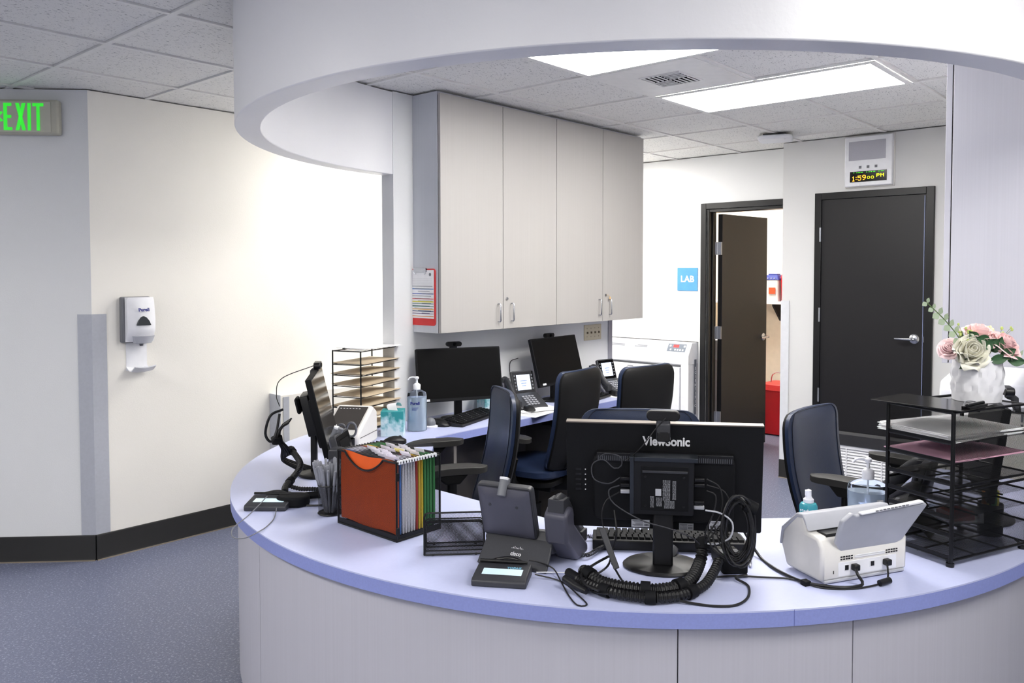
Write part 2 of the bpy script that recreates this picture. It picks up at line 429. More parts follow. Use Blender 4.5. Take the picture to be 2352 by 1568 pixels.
# louvred vent under that door
t = thing('floor_vent', 'white louvred vent panel low in the wall under the black door', 'vent', (5.98, 1.96, 0))
b = B()
for a0, z0, a1, z1 in ((-.62,.055,.41,.085), (-.62,.30,.41,.325), (-.62,.085,-.60,.30), (.39,.085,.41,.30), (-.10,.085,-.09,.30), (-.345,.085,-.335,.30), (.15,.085,.16,.30)): b.box(-.028, a0, z0, -.008, a1, z1)
obj('vent_frame', b, WHITEP, t)
obj('vent_back', B().box(-.006, -.6, .06, -.0005, .39, .32), M('vent shadow grey', (120,124,124), .8), t)
sl = None
for k in range(10):
    for (ya, yb) in ((-.60,-.345), (-.335,-.10), (-.09,.15), (.16,.39)):
        if sl is None:
            sl = obj('slat', B().ext_y([(-.024,-.008),(-.020,-.009),(-.009,.006),(-.013,.009)], -.5, .5), WHITEP, t); q = sl
        else: q = sl.copy(); C.objects.link(q)
        q.location = (0, (ya+yb)/2, .096+k*.0215); q.scale = (1, yb-ya, 1)
obj('toe_kick', B().box(-.02, -.62, .002, -.001, .41, .052), BASEB, t)
# lab doorway
d = bpy.data.objects.new('door_2', None); C.objects.link(d); d['kind'] = 'structure'; d['label'] = 'black door standing open into the lab room'
lx = 6.19
fb = B()
fb.box(lx, 3.41, 0, lx+.015, 3.46, 2.18); fb.box(lx, 2.50, 2.13, lx+.015, 3.41, 2.18)
fb.box(lx+.015, 3.385, 0, lx+.14, 3.41, 2.13); fb.box(lx+.015, 2.5, 2.105, lx+.14, 3.385, 2.13)
fb.box(lx+.06, 3.372, 0, lx+.10, 3.385, 2.105)
obj('door_frame', fb, FRAMEM, d, .003)
leaf = thing('x', None, None); leaf.name = 'door_leaf'; leaf.parent = d; leaf.location = (lx+.155, 3.355, 0); leaf.rotation_euler = (0,0,R(-5.5))
obj('door_panel', B().box(.0, -.022, .01, .735, .022, 2.095), DOORM, leaf, .002)
lever(leaf, (.675, -.022, 1.0), (0,-1,0), (-1,0,0)); lever(leaf, (.675, .022, 1.0), (0,1,0), (-1,0,0))
obj('edge_plate', B().box(.7345, -.012, .95, .737, .012, 1.06), ALU, leaf)
for z in (1.80, 1.07, .33):
    b = B(); b.box(lx+.1, 3.372, z-.055, lx+.135, 3.384, z+.055); b.box(lx+.139, 3.335, z-.055, lx+.153, 3.372, z+.055); b.cyl((lx+.139,3.372,z-.056),(lx+.139,3.372,z+.056),.007)
    obj('hinge', b, ALU, d)
obj('latch_strip', B().box(lx+.102, 3.3835, 1.13, lx+.112, 3.3865, 1.24), M('blue tape', (40,110,190), .5), d)
# wall signs and devices
t = thing('room_sign', 'blue square sign reading LAB beside the open door', 'sign', (XL, 3.594, 1.533))
obj('plate', B().box(-.006, -.1, -.1, -.0005, .1, .1), M('sign blue', (84,152,218), .5), t, .001)
text(t, 'lettering', 'LAB', .078, WHITEINK, (-.0068, -.0, .0), (0,-1,0), (0,0,1), .001, bold=.002)
t = thing('wall_clock', 'white clock and speaker panel with lit digits reading 1:59 above the black door', 'clock', (5.98, 1.985, 2.39))
obj('case', B().box(-.045, -.165, -.18, -.001, .165, .175), WHITEP, t, .006)
obj('backplate', B().box(-.012, -.172, -.188, -.0008, .172, .18), OFFW, t, .003)
obj('speaker_grille', B().box(-.048, -.12, .005, -.0455, .135, .14), M('speaker mesh grey', (172,172,182), .7, var=.04, vscale=300), t)
for y in (-.055, .0, .055): obj('sensor_window', B().box(-.047, y-.01, -.055, -.0455, y+.008, -.036), MIDGREY, t)
obj('display_window', B().box(-.0475, -.13, -.15, -.0455, .125, -.075), M('black display glass', (14,13,12), .15), t)
FONT = {'1':'00100 01100 00100 00100 00100 00100 01110','5':'11111 10000 11110 00001 00001 10001 01110','9':'01110 10001 10001 01111 00001 00010 01100',
        '0':'00000 00000 01110 10001 10001 10001 01110',':':'00000 00100 00000 00000 00100 00000 00000','P':'11110 10001 11110 10000 10000 00000 00000','M':'10001 11011 10101 10001 10001 00000 00000'}
def dots(s, y0, z0, px, mat, dy):
    b = B()
    for ci, ch in enumerate(s):
        for r_, row in enumerate(FONT[ch].split()):
            for c_, v in enumerate(row):
                if v == '1':
                    yy = y0-(ci*dy+c_*px); zz = z0-r_*px; b.box(-.0486, yy-px, zz-px, -.0476, yy, zz)
    return b
AMB = M('amber led digits', (255,170,40), .5, emit=1.0); YEL = M('yellow led digits', (240,240,20), .5, emit=.7); GRN = M('green led dashes', (70,230,30), .5, emit=.7)
obj('lit_digit', dots('1', .112, -.108, .0050, AMB, 0), AMB, t); obj('lit_digit', dots(':', .093, -.108, .0050, AMB, 0), AMB, t)
obj('lit_digit', dots('5', .070, -.105, .0050, AMB, 0), AMB, t); obj('lit_digit', dots('9', .038, -.102, .0050, AMB, 0), AMB, t)
for y in (.004, -.023): obj('lit_digit', dots('0', y, -.104, .0040, YEL, 0), YEL, t)
obj('lit_letter', dots('P', -.060, -.099, .0048, YEL, 0), YEL, t); obj('lit_letter', dots('M', -.088, -.099, .0048, YEL, 0), YEL, t)
b = B()
for y, w in ((.10,.006),(.08,.006),(.07,.018),(.048,.014),(.01,.006),(-.007,.006),(-.02,.01),(-.038,.014),(-.072,.01),(-.09,.02)): b.box(-.0486, y-w, -.085, -.0476, y, -.081)
obj('lit_dashes', b, GRN, t)
obj('clip', B().box(-.05, .055, -.178, -.0455, .062, -.152), WHITEP, t)
# exit sign on the angled wall
t = thing('exit_sign', 'beige exit sign with glowing green letters on the angled wall', 'sign', (1.756-.165*.70711-.0, YL+.165*.70711, 2.42), -45)
t.location = (1.5475, 4.9285, 2.422)
obj('housing', B().box(-.163, -.05, -.093, .163, -.001, .093), M('beige sign housing', (188,186,172), .5), t, .012, 3)
obj('face_plate', B().box(-.150, -.0535, -.082, .128, -.0495, .082), M('beige sign face', (196,194,180), .5), t, .002)
XG = M('green lit letter', (48,205,50), .5, emit=.55)
def letter(parts): 
    b = B()
    for p in parts: b.ext_y(p, -.056, -.0537)
    return b
def bar(x0, z0, x1, z1): return [(x0,z0),(x1,z0),(x1,z1),(x0,z1)]
zt, zb = .072, -.072
obj('lit_letter', letter([bar(-.113,zb,-.095,zt), bar(-.095,zt-.016,-.072,zt), bar(-.095,-.008,-.074,.008), bar(-.095,zb,-.070,zb+.016)]), XG, t)
obj('lit_letter', letter([[(-.052,zb),(-.034,zb),(.0,zt),(-.018,zt)], [(-.018,zb),(.0,zb),(-.034,zt),(-.052,zt)]]), XG, t)
obj('lit_letter', letter([bar(.010,zb,.026,zt)]), XG, t)
obj('lit_letter', letter([bar(.036,zt-.016,.092,zt), bar(.056,zb,.072,zt-.016)]), XG, t)
obj('lit_arrow', letter([[(-.152,0),(-.126,.028),(-.116,.022),(-.136,0)], [(-.152,0),(-.136,0),(-.116,-.022),(-.126,-.028)]]), XG, t)
# soap dispenser
t = thing('soap_dispenser', 'white wall sanitizer dispenser with a drip tray on the left wall', 'dispenser', (1.99, YL, 1.19))
obj('back_shell', B().ext_x([(-.001,.005),(-.001,.265),(-.03,.265),(-.045,.25),(-.05,.02),(-.035,.005)], -.092, .075), MIDGREY, t, .012, 3)
def dfront(u, v):
    a = (u-.5)*2; z = .012+v*.25; w = .078-.006*abs(v-.5); dep = .055+.05*math.sin(PI*min(1, .25+v*.62))*(1-.55*a*a)-(.03*max(0, .25-v)/.25)
    return (a*w*(1-.10*(v>.98)), -dep, z)
obj('cover', B().sheet(dfront, lambda u, v: ((u-.5)*2*.079, -.05, .012+v*.25), 16, 16), WHITEP, t, .004)
obj('lower_cover', B().sheet(lambda u, v: ((u-.5)*.118*(1-.25*(1-v))+.008, -.083-.022*math.sin(PI*u)-.014*v, .002+v*.045), lambda u, v: ((u-.5)*.118*(1-.25*(1-v))+.008, -.05, .002+v*.045), 10, 6), LTGREY, t, .003)
obj('sight_window', B().ext_y([(-.038,.105),(.040,.105),(.030,.130),(.014,.150),(-.002,.157),(-.016,.150),(-.030,.130)], -.112, -.088), M('smoked window', (58,62,66), .15), t, .002)
obj('nozzle', B().lathe([(.009,-.012),(.011,0),(.012,.006)], 14, (0,-.07,0)), MIDGREY, t)
text(t, 'brand_label', 'Purell', .026, M('dark blue print', (34,40,120), .5), (.0, -.1115, .192), (1,0,0), (0,.25,1), .001, bold=.0012)
b = B(); b.sheet(lambda u, v: ((u-.5)*.115, -.004-.006*math.sin(PI*u), -.155+v*.165), lambda u, v: ((u-.5)*.115, -.001, -.155+v*.165), 8, 4)
b.sheet(lambda u, v: ((u-.5)*.118, -.004-v*.115, -.13-.025*math.sin(PI*min(1,v*1.0))-.0+.01*v-.008*math.cos(PI*(u-.5))), lambda u, v: ((u-.5)*.118, -.004-v*.115, -.136-.025*math.sin(PI*min(1,v*1.0))+.01*v-.008*math.cos(PI*(u-.5))), 10, 12)
obj('drip_tray', b, WHITEP, t)
# low box wall beyond the counter with its own corner guards
t = thing('low_wall_end', 'low white boxed wall end with a corner guard behind the counter left end', 'wall box', (2.835, 4.60, 0))
obj('body', B().box(0, -.0, 0, .6, .119, .80), WALL, t)
obj('guard_strip', B().box(-.006, -.004, .14, -.001, .118, .805), GUARD, t)
obj('guard_strip', B().box(.02, -.006, .14, .06, -.001, .79), GUARD, t)
# station partition end trim and light switches
struct('trim_1', B().box(4.875, 3.482, .765, 4.922, 3.4895, 1.258), M('grey end trim', (150,150,160), .5))
t = thing('light_switch', 'beige wall plate with four toggle switches under the cabinets', 'light switch', (4.683, 3.49, 1.161))
SW = M('almond plastic', (205,196,172), .45)
obj('cover_plate', B().box(-.103, -.006, -.056, .103, -.0005, .056), SW, t, .003)
for k in range(4):
    x = -.069+k*.046
    obj('toggle', B().box(x-.004, -.016, -.008, x+.004, -.0062, .006), M('brown toggle', (110,98,80), .5), t)
    b = B(); b.cyl((x,-.006,.03),(x,-.0072,.03),.003,8); b.cyl((x,-.006,-.03),(x,-.0072,-.03),.003,8)
    obj('screw', b, M('brown toggle', (110,98,80), .5), t)

# ------------------------------------------------------------------ hanging cabinets
def cabinet_doors(t, n, w, z0, z1, dep, y_front, x0, gap=.0022, hand=None, keys=()):
    for k in range(n):
        dr = obj('door', B().box(x0+k*w+gap, y_front-.019, z0, x0+(k+1)*w-gap, y_front, z1-.012), CABL, t, .001)
t = thing('wall_cabinet', 'long beige hanging cabinet with four tall doors over the back desk', 'cabinet', (3.0, 3.49, 1.257))
H = CEIL-1.257-.003
obj('carcass', B().box(0, -.202, .0, 1.997, -.001, H), CABS, t)
obj('gap_backing', B().box(.003, -.2058, .002, 1.994, -.2022, H-.02), DARKGAP, t)
obj('side_panel', B().box(-.002, -.2055, 0, -.0002, -.001, H-.01), CABS, t)
HANDLE_X = (.455, .57, 1.455, 1.575)
for k in range(4):
    x0 = k*.5
    dr = obj('door', B().box(x0+.0022, -.225, .001, x0+.4978, -.2065, H-.012), CABL, t, .001)
    hx = HANDLE_X[k]; b = B()
    b.tube([(hx,-.2255,.045),(hx,-.243,.045),(hx,-.2475,.050),(hx,-.2475,.145),(hx,-.243,.150),(hx,-.2255,.150)], .0042, 10)
    obj('handle', b, CHROME, dr)
for x, z in ((.531,.179),(1.531,.179)):
    obj('lock', B().cyl((x,-.2255,z),(x,-.231,z),.0085,16), CHROME, t)
b = B(); b.tube(smooth_path([(1.535,-.233,.178),(1.55,-.24,.180),(1.562,-.242,.165)], .003), .0012, 6); b.box(1.556,-.243,.150,1.572,-.240,.168)
obj('key_tag', b, M('tan key tag', (214,180,130), .5), t)
t = thing('wall_cabinet', 'pale hanging cabinet end with vertical threads at the right edge', 'cabinet', (3.245, .43, 1.257))
H2 = H
CABP = laminate('pale laminate with vertical threads', (210, 210, 220), 0.45)
obj('carcass', B().box(0, .002, 0, 1.6, .355, H2), CABP, t, .001)
obj('gap_backing', B().box(.003, .3552, .003, 1.597, .3588, H2-.01), DARKGAP, t)
for k in range(3): obj('door', B().box(.0+k*.533+.001, .359, .0, (k+1)*.533-.001, .379, H2-.012), CABP, t, .001)
# red clipboard on the cabinet side
t = thing('clipboard', 'red clipboard holding a colour striped sheet on the cabinet side', 'clipboard', (2.997, 3.412, 1.455))
b = B(); b.prism(rrect(.225, .315, .018), lambda y,z:(-.0005,y,z), lambda y,z:(-.0035,y,z))
obj('board', b, M('red plastic board', (214,50,52), .35), t)
obj('sheet', B().box(-.0048, -.100, -.118, -.0037, .112, .150), PAPER, t)
for z, c, w in ((.045,(60,130,200),.004),(.018,(50,90,180),.004),(-.010,(215,60,70),.004),(-.026,(225,215,90),.006),(-.037,(60,110,110),.003),(-.052,(70,130,110),.004),(-.068,(230,180,110),.005),(-.079,(50,70,110),.004),(-.092,(90,60,120),.003),(-.107,(215,130,60),.004)):
    obj('printed_stripe', B().box(-.0053, -.098, z-w/2, -.0049, .110, z+w/2), M('stripe %d %d %d'%c, c, .7), t)
b = B()
for k in range(12): b.box(-.0053, -.09+(k%3)*.012, .052-k*.0135+.006, -.0049, .07-(k%4)*.03+.02, .053-k*.0135+.0075)
for k in range(5): b.box(-.0053, -.085, .065+k*.009, -.0049, .095, .0655+k*.009)
b.cyl((-.0049,-.07,.125),(-.0053,-.07,.125),.009,12)
obj('printed_text', b, INKG, t)
b = B(); b.box(-.014, -.045, .140, -.004, .06, .156); b.cyl((-.010,-.045,.156),(-.010,.06,.156),.006,10)
for y in (-.04, .055): b.tube([(-.008,y,.15),(-.012,y,.132),(-.008,y+(.012 if y<0 else -.012),.126)], .0022, 8)
obj('clip', b, CHROME, t)

# ------------------------------------------------------------------ ceiling vent and access point
t = thing('ceiling_vent', 'square slatted air vent between the two ceiling lights', 'air vent', (GX+GP*(-.5), GY+GP*(-.5), CEIL))
obj('plate', B().box(-.29, -.29, -.002, .29, .29, .010), GRID, t, .002)
b = B()
for k, s_ in enumerate((.165,.15)): pass
obj('throat_shade', B().lathe([(.0,-.0028),(.16,-.0028)], 4, (0,0,0), PI/4, PI/4+2*PI), M('vent throat shade', (14,14,16), .9), t, smooth=False)  # flat black sheet under the solid plate, painting the shade inside the vent
vb = B().ext_y([(-.002,-.003),(-.0005,-.003),(.0025,-.0075),(.001,-.0075)], -.5, .5)
v0 = None
for q, (ox_, oy_, rot) in enumerate(((-.055,-.055,0),(.055,-.055,90),(.055,.055,0),(-.055,.055,90))):
    for k in range(4):
        o = obj('slat', vb, GRID, t, smooth=False) if v0 is None else v0.copy()
        if v0 is None: v0 = o
        else: C.objects.link(o)
        dd = -.040+k*.0265
        o.location = (ox_+(dd if rot == 0 else 0), oy_+(dd if rot else 0), -.002); o.rotation_euler = (0,0,R(rot)); o.scale = (1,.108,1)
b = B()
for a in ((-.118,-.118,.118,-.110),(-.118,.110,.118,.118),(-.118,-.11,-.110,.11),(.110,-.11,.118,.11)): b.box(a[0],a[1],-.008,a[2],a[3],-.002)
obj('rim', b, GRID, t)
t = thing('access_point', 'small white square box mounted on the ceiling before the jog', 'wireless access point', (5.57, 2.515, CEIL), 20)
b = B().ext_z(rrect(.24,.24,.05,5), -.04, -.012); obj('cover', b, WHITEP, t, .012, 3)
obj('bracket', B().box(-.08,-.08,-.012,.08,.08,.0), DKGREY, t)
obj('indicator', B().cyl((-.07,-.07,-.0405),(-.07,-.07,-.042),.004,8), LTGREY, t)
b = B().tube(smooth_path([(-.33,0,-.0),(-.36,.05,-.09),(-.38,.12,-.14)], .02), .004)
# ------------------------------------------------------------------ reception counter and back desk
cxx, cyy, cr = 2.978, 2.051, 1.646
t = thing('reception_counter', 'curved lavender counter with a greige panelled front', 'counter', (0,0,0))
# top outline: outer arc, then inner straight edges
a_end = 93.0; y_wall = 3.488
outer = arc(cxx, cyy, cr, 96, 276, 130)
outer = [p for p in outer]
inner = [(3.15, .437), (3.70, .437), (3.70, .99), (2.745, .99), (2.075, 1.66), (2.075, 2.36), (2.745, 3.03), (4.92, 3.03), (4.92, 3.488), (2.858, 3.488), (2.858, 3.67)]
top_poly = outer+inner
b = B().ext_z(top_poly, CT-.004, CT)
obj('counter_top', b, COUNTER, t, smooth=False)
# edge band
b = B(); b.ext_z([(x, y) for x, y in top_poly], CT-.0425, CT-.0042)
obj('edge_band', b, CEDGE, t)
b = B()
for a in (270-14,):
    x, y = cxx+cr*math.cos(R(a)), cyy+cr*math.sin(R(a))
# seam lines in the band and the top
def radial(a, r0, r1, z0, z1, w):
    c, s = math.cos(R(a)), math.sin(R(a)); p = [(cxx+c*r0-s*w, cyy+s*r0+c*w), (cxx+c*r1-s*w, cyy+s*r1+c*w), (cxx+c*r1+s*w, cyy+s*r1-c*w), (cxx+c*r0+s*w, cyy+s*r0-c*w)]
    return B().ext_z(p, z0, z1)
obj('seam', radial(229.5, cr-.002, cr+.0004, CT-.042, CT-.001, .0006), M('seam shadow', (90,98,160), .6), t)
# curved base in four panels
aa = [100, 167.5, 219.5, 235.8, 275]
for k in range(4):
    a0, a1 = aa[k]+.06, aa[k+1]-.06
    P = arc(cxx, cyy, 1.62, a0, a1, max(6, int((a1-a0)/2)))+arc(cxx, cyy, 1.60, a1, a0, max(6, int((a1-a0)/2)))
    obj('front_panel', B().ext_z(P, .10, CT-.043), GREIGE, t)
P = arc(cxx, cyy, 1.58, 100, 275, 70)+arc(cxx, cyy, 1.56, 275, 100, 70)
obj('toe_kick', B().ext_z(P, .0, .115), BASEB, t)
b = B()
b.box(2.95, 3.44, .0, 4.92, 3.46, CT-.044)
obj('modesty_panel', b, PANEL, t)
for x in (2.90, 3.90, 4.88): obj('desk_support', B().box(x, 3.06, 0, x+.02, 3.44, CT-.044), PANEL, t)
# inner knee-wall of the counter
b = B()
P = [(2.745,.93),(2.02,1.64),(2.02,2.38),(2.70,3.05)]
for (x0,y0),(x1,y1) in zip(P[:-1],P[1:]):
    dx, dy = x1-x0, y1-y0; L = math.hypot(dx,dy); nx, ny = dy/L*.02, -dx/L*.02
    b.ext_z([(x0-.2,y0),(x1-.2,y1),(x1-.2-nx,y1-ny),(x0-.2-nx,y0-ny)], 0, CT-.044)
obj('inner_panel', b, PANEL, t)
# ------------------------------------------------------------------ office chairs
def padfn(w, h, r, lo, hi, curve, lean, thick, side=1):
    """returns front/back surface functions of a rounded pad standing in the local y-z plane"""
    def W_(v):
        z = v*h; d = min(z, h-z); ww = lo+(hi-lo)*v
        ww = w(v)
        return ww-(r*(1-math.sqrt(max(0.0, 1-(1-min(d, r)/r)**2))))
    def f(u, v, off):
        a = (u-.5)*2; vv = .5-.5*math.cos(PI*v); y = a*W_(vv); z = vv*h
        x = curve(a, vv)+lean(vv)
        edge = max(abs(a)**6, (2*abs(vv-.5))**10)
        return (x+off*(1-.55*edge), y, z)
    return f
def make_chair(label, loc, rz, arm_z=.70, group='office chairs of the reception station'):
    t = thing('office_chair', label, 'chair', (loc[0], loc[1], 0), rz, group)
    # local +x is the way the chair faces
    Wb = lambda v: .205+.030*v+.012*math.sin(PI*v)
    cv = lambda a, v: .035*a*a*(1-.25*v)
    ln = lambda v: -.215-.10*v-.03*math.sin(PI*v)
    fb = padfn(Wb, .56, .065, 0, 0, cv, ln, .04)
    b = B(); b.m = Matrix.Translation((0,0,.49))
    b.sheet(lambda u, v: fb(u, v, .030), lambda u, v: fb(u, v, -.004), 20, 24)
    back = obj('backrest', b, LEATHER, t)
    b = B(); b.m = Matrix.Translation((0,0,.49))
    path = []
    for k in range(60):
        v = k/59
    edge = [fb(1-.06, v/30, .032) for v in range(3, 28)]+[fb(u/16, .935, .032) for u in range(15, 0, -1)]+[fb(.06, v/30, .032) for v in range(27, 2, -1)]
    b.tube(edge, .0016, 5); obj('seam', b, SEAM, back)
    b = B(); b.m = Matrix.Translation((0,0,.485))
    b.sheet(lambda u, v: fb(.02+u*.96, .0+v*.985, -.006), lambda u, v: fb(.02+u*.96, .0+v*.985, -.028), 16, 20)
    sh = obj('back_shell', b, SHELL, t)
    b = B(); b.m = Matrix.Translation((0,0,.485))
    b.sheet(lambda u, v: fb(.30+.40*u-.06*(1-v)*(.5-u)*0, .02+v*.46, -.030), lambda u, v: fb(.30+.40*u, .02+v*.46, -.046), 10, 10)
    obj('shell_insert', b, SHELL, sh)
    # seat
    fs_ = padfn(lambda v: .235+.015*math.sin(PI*v), .48, .09, 0, 0, lambda a, v: .018*a*a-.03*max(0, v-.75)*2, lambda v: 0, .07)
    mt = Matrix.Translation((-.215,0,.455)) @ Matrix(((0,0,1,0),(0,1,0,0),(1,0,0,0),(0,0,0,1)))
    b = B(); b.m = mt; b.sheet(lambda u, v: fs_(u, v, .035), lambda u, v: fs_(u, v, -.03), 18, 18)
    obj('seat', b, LEATHER, t)
    b = B().ext_z(rrect(.40,.40,.08,4,-.0,0), .395, .425); b.box(-.14,-.07,.34,.10,.07,.396); obj('seat_pan', b, SHELL, t, .006)
    # back bracket
    b = B(); b.tube([(-.10,0,.39),(-.24,0,.40),(-.285,0,.46),(-.30,0,.56)], [.03,.03,.028,.02], 10, flat=1.6); obj('back_bracket', b, SHELL, t)
    # arms
    for sgn in (1, -1):
        y = .285*sgn
        b = B()
        def top(u, v):
            a = (u-.5)*2; x = -.15+.29*v; w = .045*math.sqrt(max(0.02, 1-abs(2*v-1)**5)); yy = y+a*w-.012*sgn*math.sin(PI*v)
            return (x, yy, arm_z+.0-.004*a*a-.030*max(0, v-.55)**2*4-.02*max(0, .25-v))
        b.sheet(top, lambda u, v: (lambda p: (p[0], p[1], p[2]-.030+.008*abs(2*v-1)**3))(top(u, v)), 8, 16)
        arm = obj('arm_pad', b, ARMPAD, t, .004)
        b = B(); b.ext_y([(-.07,arm_z-.03),(.08,arm_z-.03),(.03,arm_z-.075),(-.03,arm_z-.075)], y-.028, y+.028)
        obj('arm_bracket', b, SHELL, t, .008)
        b = B(); b.tube([(0,y,arm_z-.06),(.0,y,arm_z-.16)], [.026,.027], 12, flat=.75)
        b.tube([(0,y,arm_z-.15),(-.005,y,.50),(-.02,y*.95,.42),(-.03,y*.72,.375),(-.03,y*.35,.37)], [.033,.036,.034,.026,.022], 12, flat=.7)
        obj('arm_post', b, SHELL, t)
    # gas column and base
    b = B(); b.cyl((0,0,.10),(0,0,.25),.03,16); b.cyl((0,0,.25),(0,0,.345),.018,16); obj('gas_lift', b, SHELL, t)
    b = B(); b.lathe([(.0,.075),(.05,.08),(.05,.12),(.0,.13)], 20); obj('hub', b, SHELL, t)
    lg = None
    for k in range(5):
        if lg is None:
            b = B(); b.tube([(.03,0,.105),(.16,0,.095),(.315,0,.075)], [.026,.022,.016], 10, flat=.8); lg = obj('leg', b, SHELL, t); o = lg
            b = B(); 
            for s_ in (-1, 1): b.cyl((.315,s_*.006,.028),(.315,s_*.028,.028),.028,16)
            b.cyl((.315,0,.05),(.315,0,.08),.008,8); b.ext_y(arc(.315,.028,.031,10,170,8), -.02, .02); cs = obj('caster', b, BLACK, lg)
        else:
            o = lg.copy(); C.objects.link(o); c2 = cs.copy(); C.objects.link(c2); c2.parent = o
        o.rotation_euler = (0,0,R(72*k+20))
    return t
chairs = [
 make_chair('navy office chair seen from the side beside the mesh file box', (2.465, 2.68), 146, .785),
 make_chair('navy office chair facing the back desk, left of the farthest chair', (3.55, 3.05), 98, .695),
 make_chair('farthest dark office chair at the right end of the back desk', (4.05, 2.87), 82, .695),
 make_chair('blue leather office chair mostly hidden behind the centre monitor', (2.44, 1.60), 214, .68),
 make_chair('navy office chair at right in front of the floor vent', (3.425, 1.09), -94, .83)]
chairs[4].scale = (1, 1, .955)

# ------------------------------------------------------------------ monitors
def webcam(name, label, loc, rz, group=None, arm=False):
    """camera body across local y, lens facing +x, clip hanging behind (-x)"""
    t = thing(name, label, 'webcam', loc, rz, group)
    b = B().ext_x(rrect(.092,.028,.0135,5), -.014, .014); obj('body', b, BLACK, t, .003)
    b = B().cyl((.014,0,0),(.018,0,0),.010,16); obj('lens', b, GLOSSB, t)
    b = B(); b.ext_y([(-.020,-.012),(.006,-.012),(.004,-.026),(-.013,-.030),(-.020,-.064),(-.032,-.064),(-.030,-.020)], -.019, .019)
    obj('clip', b, DKGREY, t, .003)
    b = B(); b.ext_y([(-.036,-.040),(-.020,-.048),(-.021,-.070),(-.038,-.066)], -.017, .017); obj('clip_foot', b, GLOSSB, t, .002)
    return t
def make_monitor(label, loc, rz, w=.50, h=.30, zc=.25, tilt=8, group=None, base='round', neck_w=.045, xoff=.03, dmat=SCREENOFF):
    """screen faces local +x; tilt leans the top back toward -x"""
    t = thing('monitor', label, 'monitor', (loc[0], loc[1], CT+.0008), rz, group)
    rot = Matrix.Translation((xoff, 0, zc)) @ Matrix.Rotation(R(-tilt), 4, 'Y')
    b = B(); b.m = rot; b.ext_x(rrect(w, h, .006, 3), -.012, .010); hs = obj('screen_housing', b, BLACKM, t, .002)
    b = B(); b.m = rot; b.ext_x(rrect(w*.72, h*.62, .02, 3, 0, -.03), -.030, -.0125); obj('rear_cover', b, BLACKM, t, .006)
    b = B(); b.m = rot; b.box(.0102, -w/2+.008, -h/2+.018, .0112, w/2-.008, h/2-.008); obj('display', b, dmat, t)
    b = B(); b.ext_z([(-.014,-neck_w/2),(.012,-neck_w/2),(.012,neck_w/2),(-.014,neck_w/2)], .01, zc-.06)
    b.ext_y([(-.014,zc-.10),(xoff-.02,zc-.06),(xoff-.02,zc-.01),(-.014,zc-.03)], -neck_w/2, neck_w/2)
    obj('stand_neck', b, BLACK, t, .006)
    b = B(); b.m = Matrix.Scale(1.25, 4, (0,1,0)); b.lathe([(.0,0),(.088,0),(.090,.004),(.084,.010),(.03,.014),(0,.014)], 32, (.02,0,0)); obj('stand_base', b, BLACK, t)
    return t, rot
# centre monitor, seen from behind
tm, rot = make_monitor('large black monitor seen from behind at the centre of the counter', (1.93, 1.19), 33, .545, .312, .2555, 7, neck_w=.056)
b = B(); b.m = rot
b.box(-.014, -.2725, .1535, .0104, .2725, .157)
obj('top_trim', b, M('satin bronze trim', (120,112,104), .35, metal=.6), tm)
b = B(); b.m = rot; b.box(-.0335, -.19, .050, -.0125, .185, .075)
obj('vent_strip', b, BLACK, tm, .001)
b = B(); b.m = rot
for k in range(64): 
    if 22 < k < 40: continue
    b.box(-.0345, -.186+k*.0058, .053, -.0334, -.1835+k*.0058, .066)
o = obj('vent_slots', b, M('vent slot grey', (70,72,78), .6), tm)
for k in range(5):
    b = B(); b.m = rot; b.cyl((-.0122,.219,.016-k*.015),(-.0128,.219,.016-k*.015),.0019,8); obj('button_dot', b, WHITEINK, tm)
    b = B(); b.m = rot; b.box(-.0135,.231,.013-k*.015,-.0122,.247,.019-k*.015); obj('button', b, BLACK, tm)
def on(rot, p): return tuple(rot @ Vector(p))
rx = rot.to_3x3()
def rear_text(body, size, y, z, mat, x=-.0128, bold=0, align='CENTER', sx=1.0, name='lettering', vertical=False):
    r_ = rx @ Vector((0,-1,0)); u_ = rx @ Vector((0,0,1))
    if vertical: r_, u_ = u_, -r_
    return text(tm, name, body, size, mat, on(rot, (x, y, z)), r_, u_, .0006, align, bold, sx)
rear_text('ViewSonic', .036, -.008, .104, WHITEINK, bold=.0012, sx=.86)
for (y0, z0, y1, z1, mm) in ((.088,-.121,.037,-.143,LTGREY), (-.128,-.116,-.172,-.140,LTGREY), (-.045,-.126,-.085,-.146,MIDGREY)):
    b = B(); b.m = rot; xx = -.0310; b.box(xx-.0006, y1, z1, xx, y0, z0); st = obj('sticker', b, mm, tm)
    b = B(); b.m = rot
    for k in range(5): b.box(xx-.001, y1+.018, z0-.004-k*.0038, xx-.0006, y0-.003-(k%3)*.004, z0-.0028-k*.0038)
    for i in range(4):
        for j in range(4):
            if (i*3+j*5) % 3 != 1: b.box(xx-.001, y1+.003+i*.003, z1+.004+j*.003, xx-.0006, y1+.0054+i*.003, z1+.0064+j*.003)
    obj('printed_text', b, INKD, st)
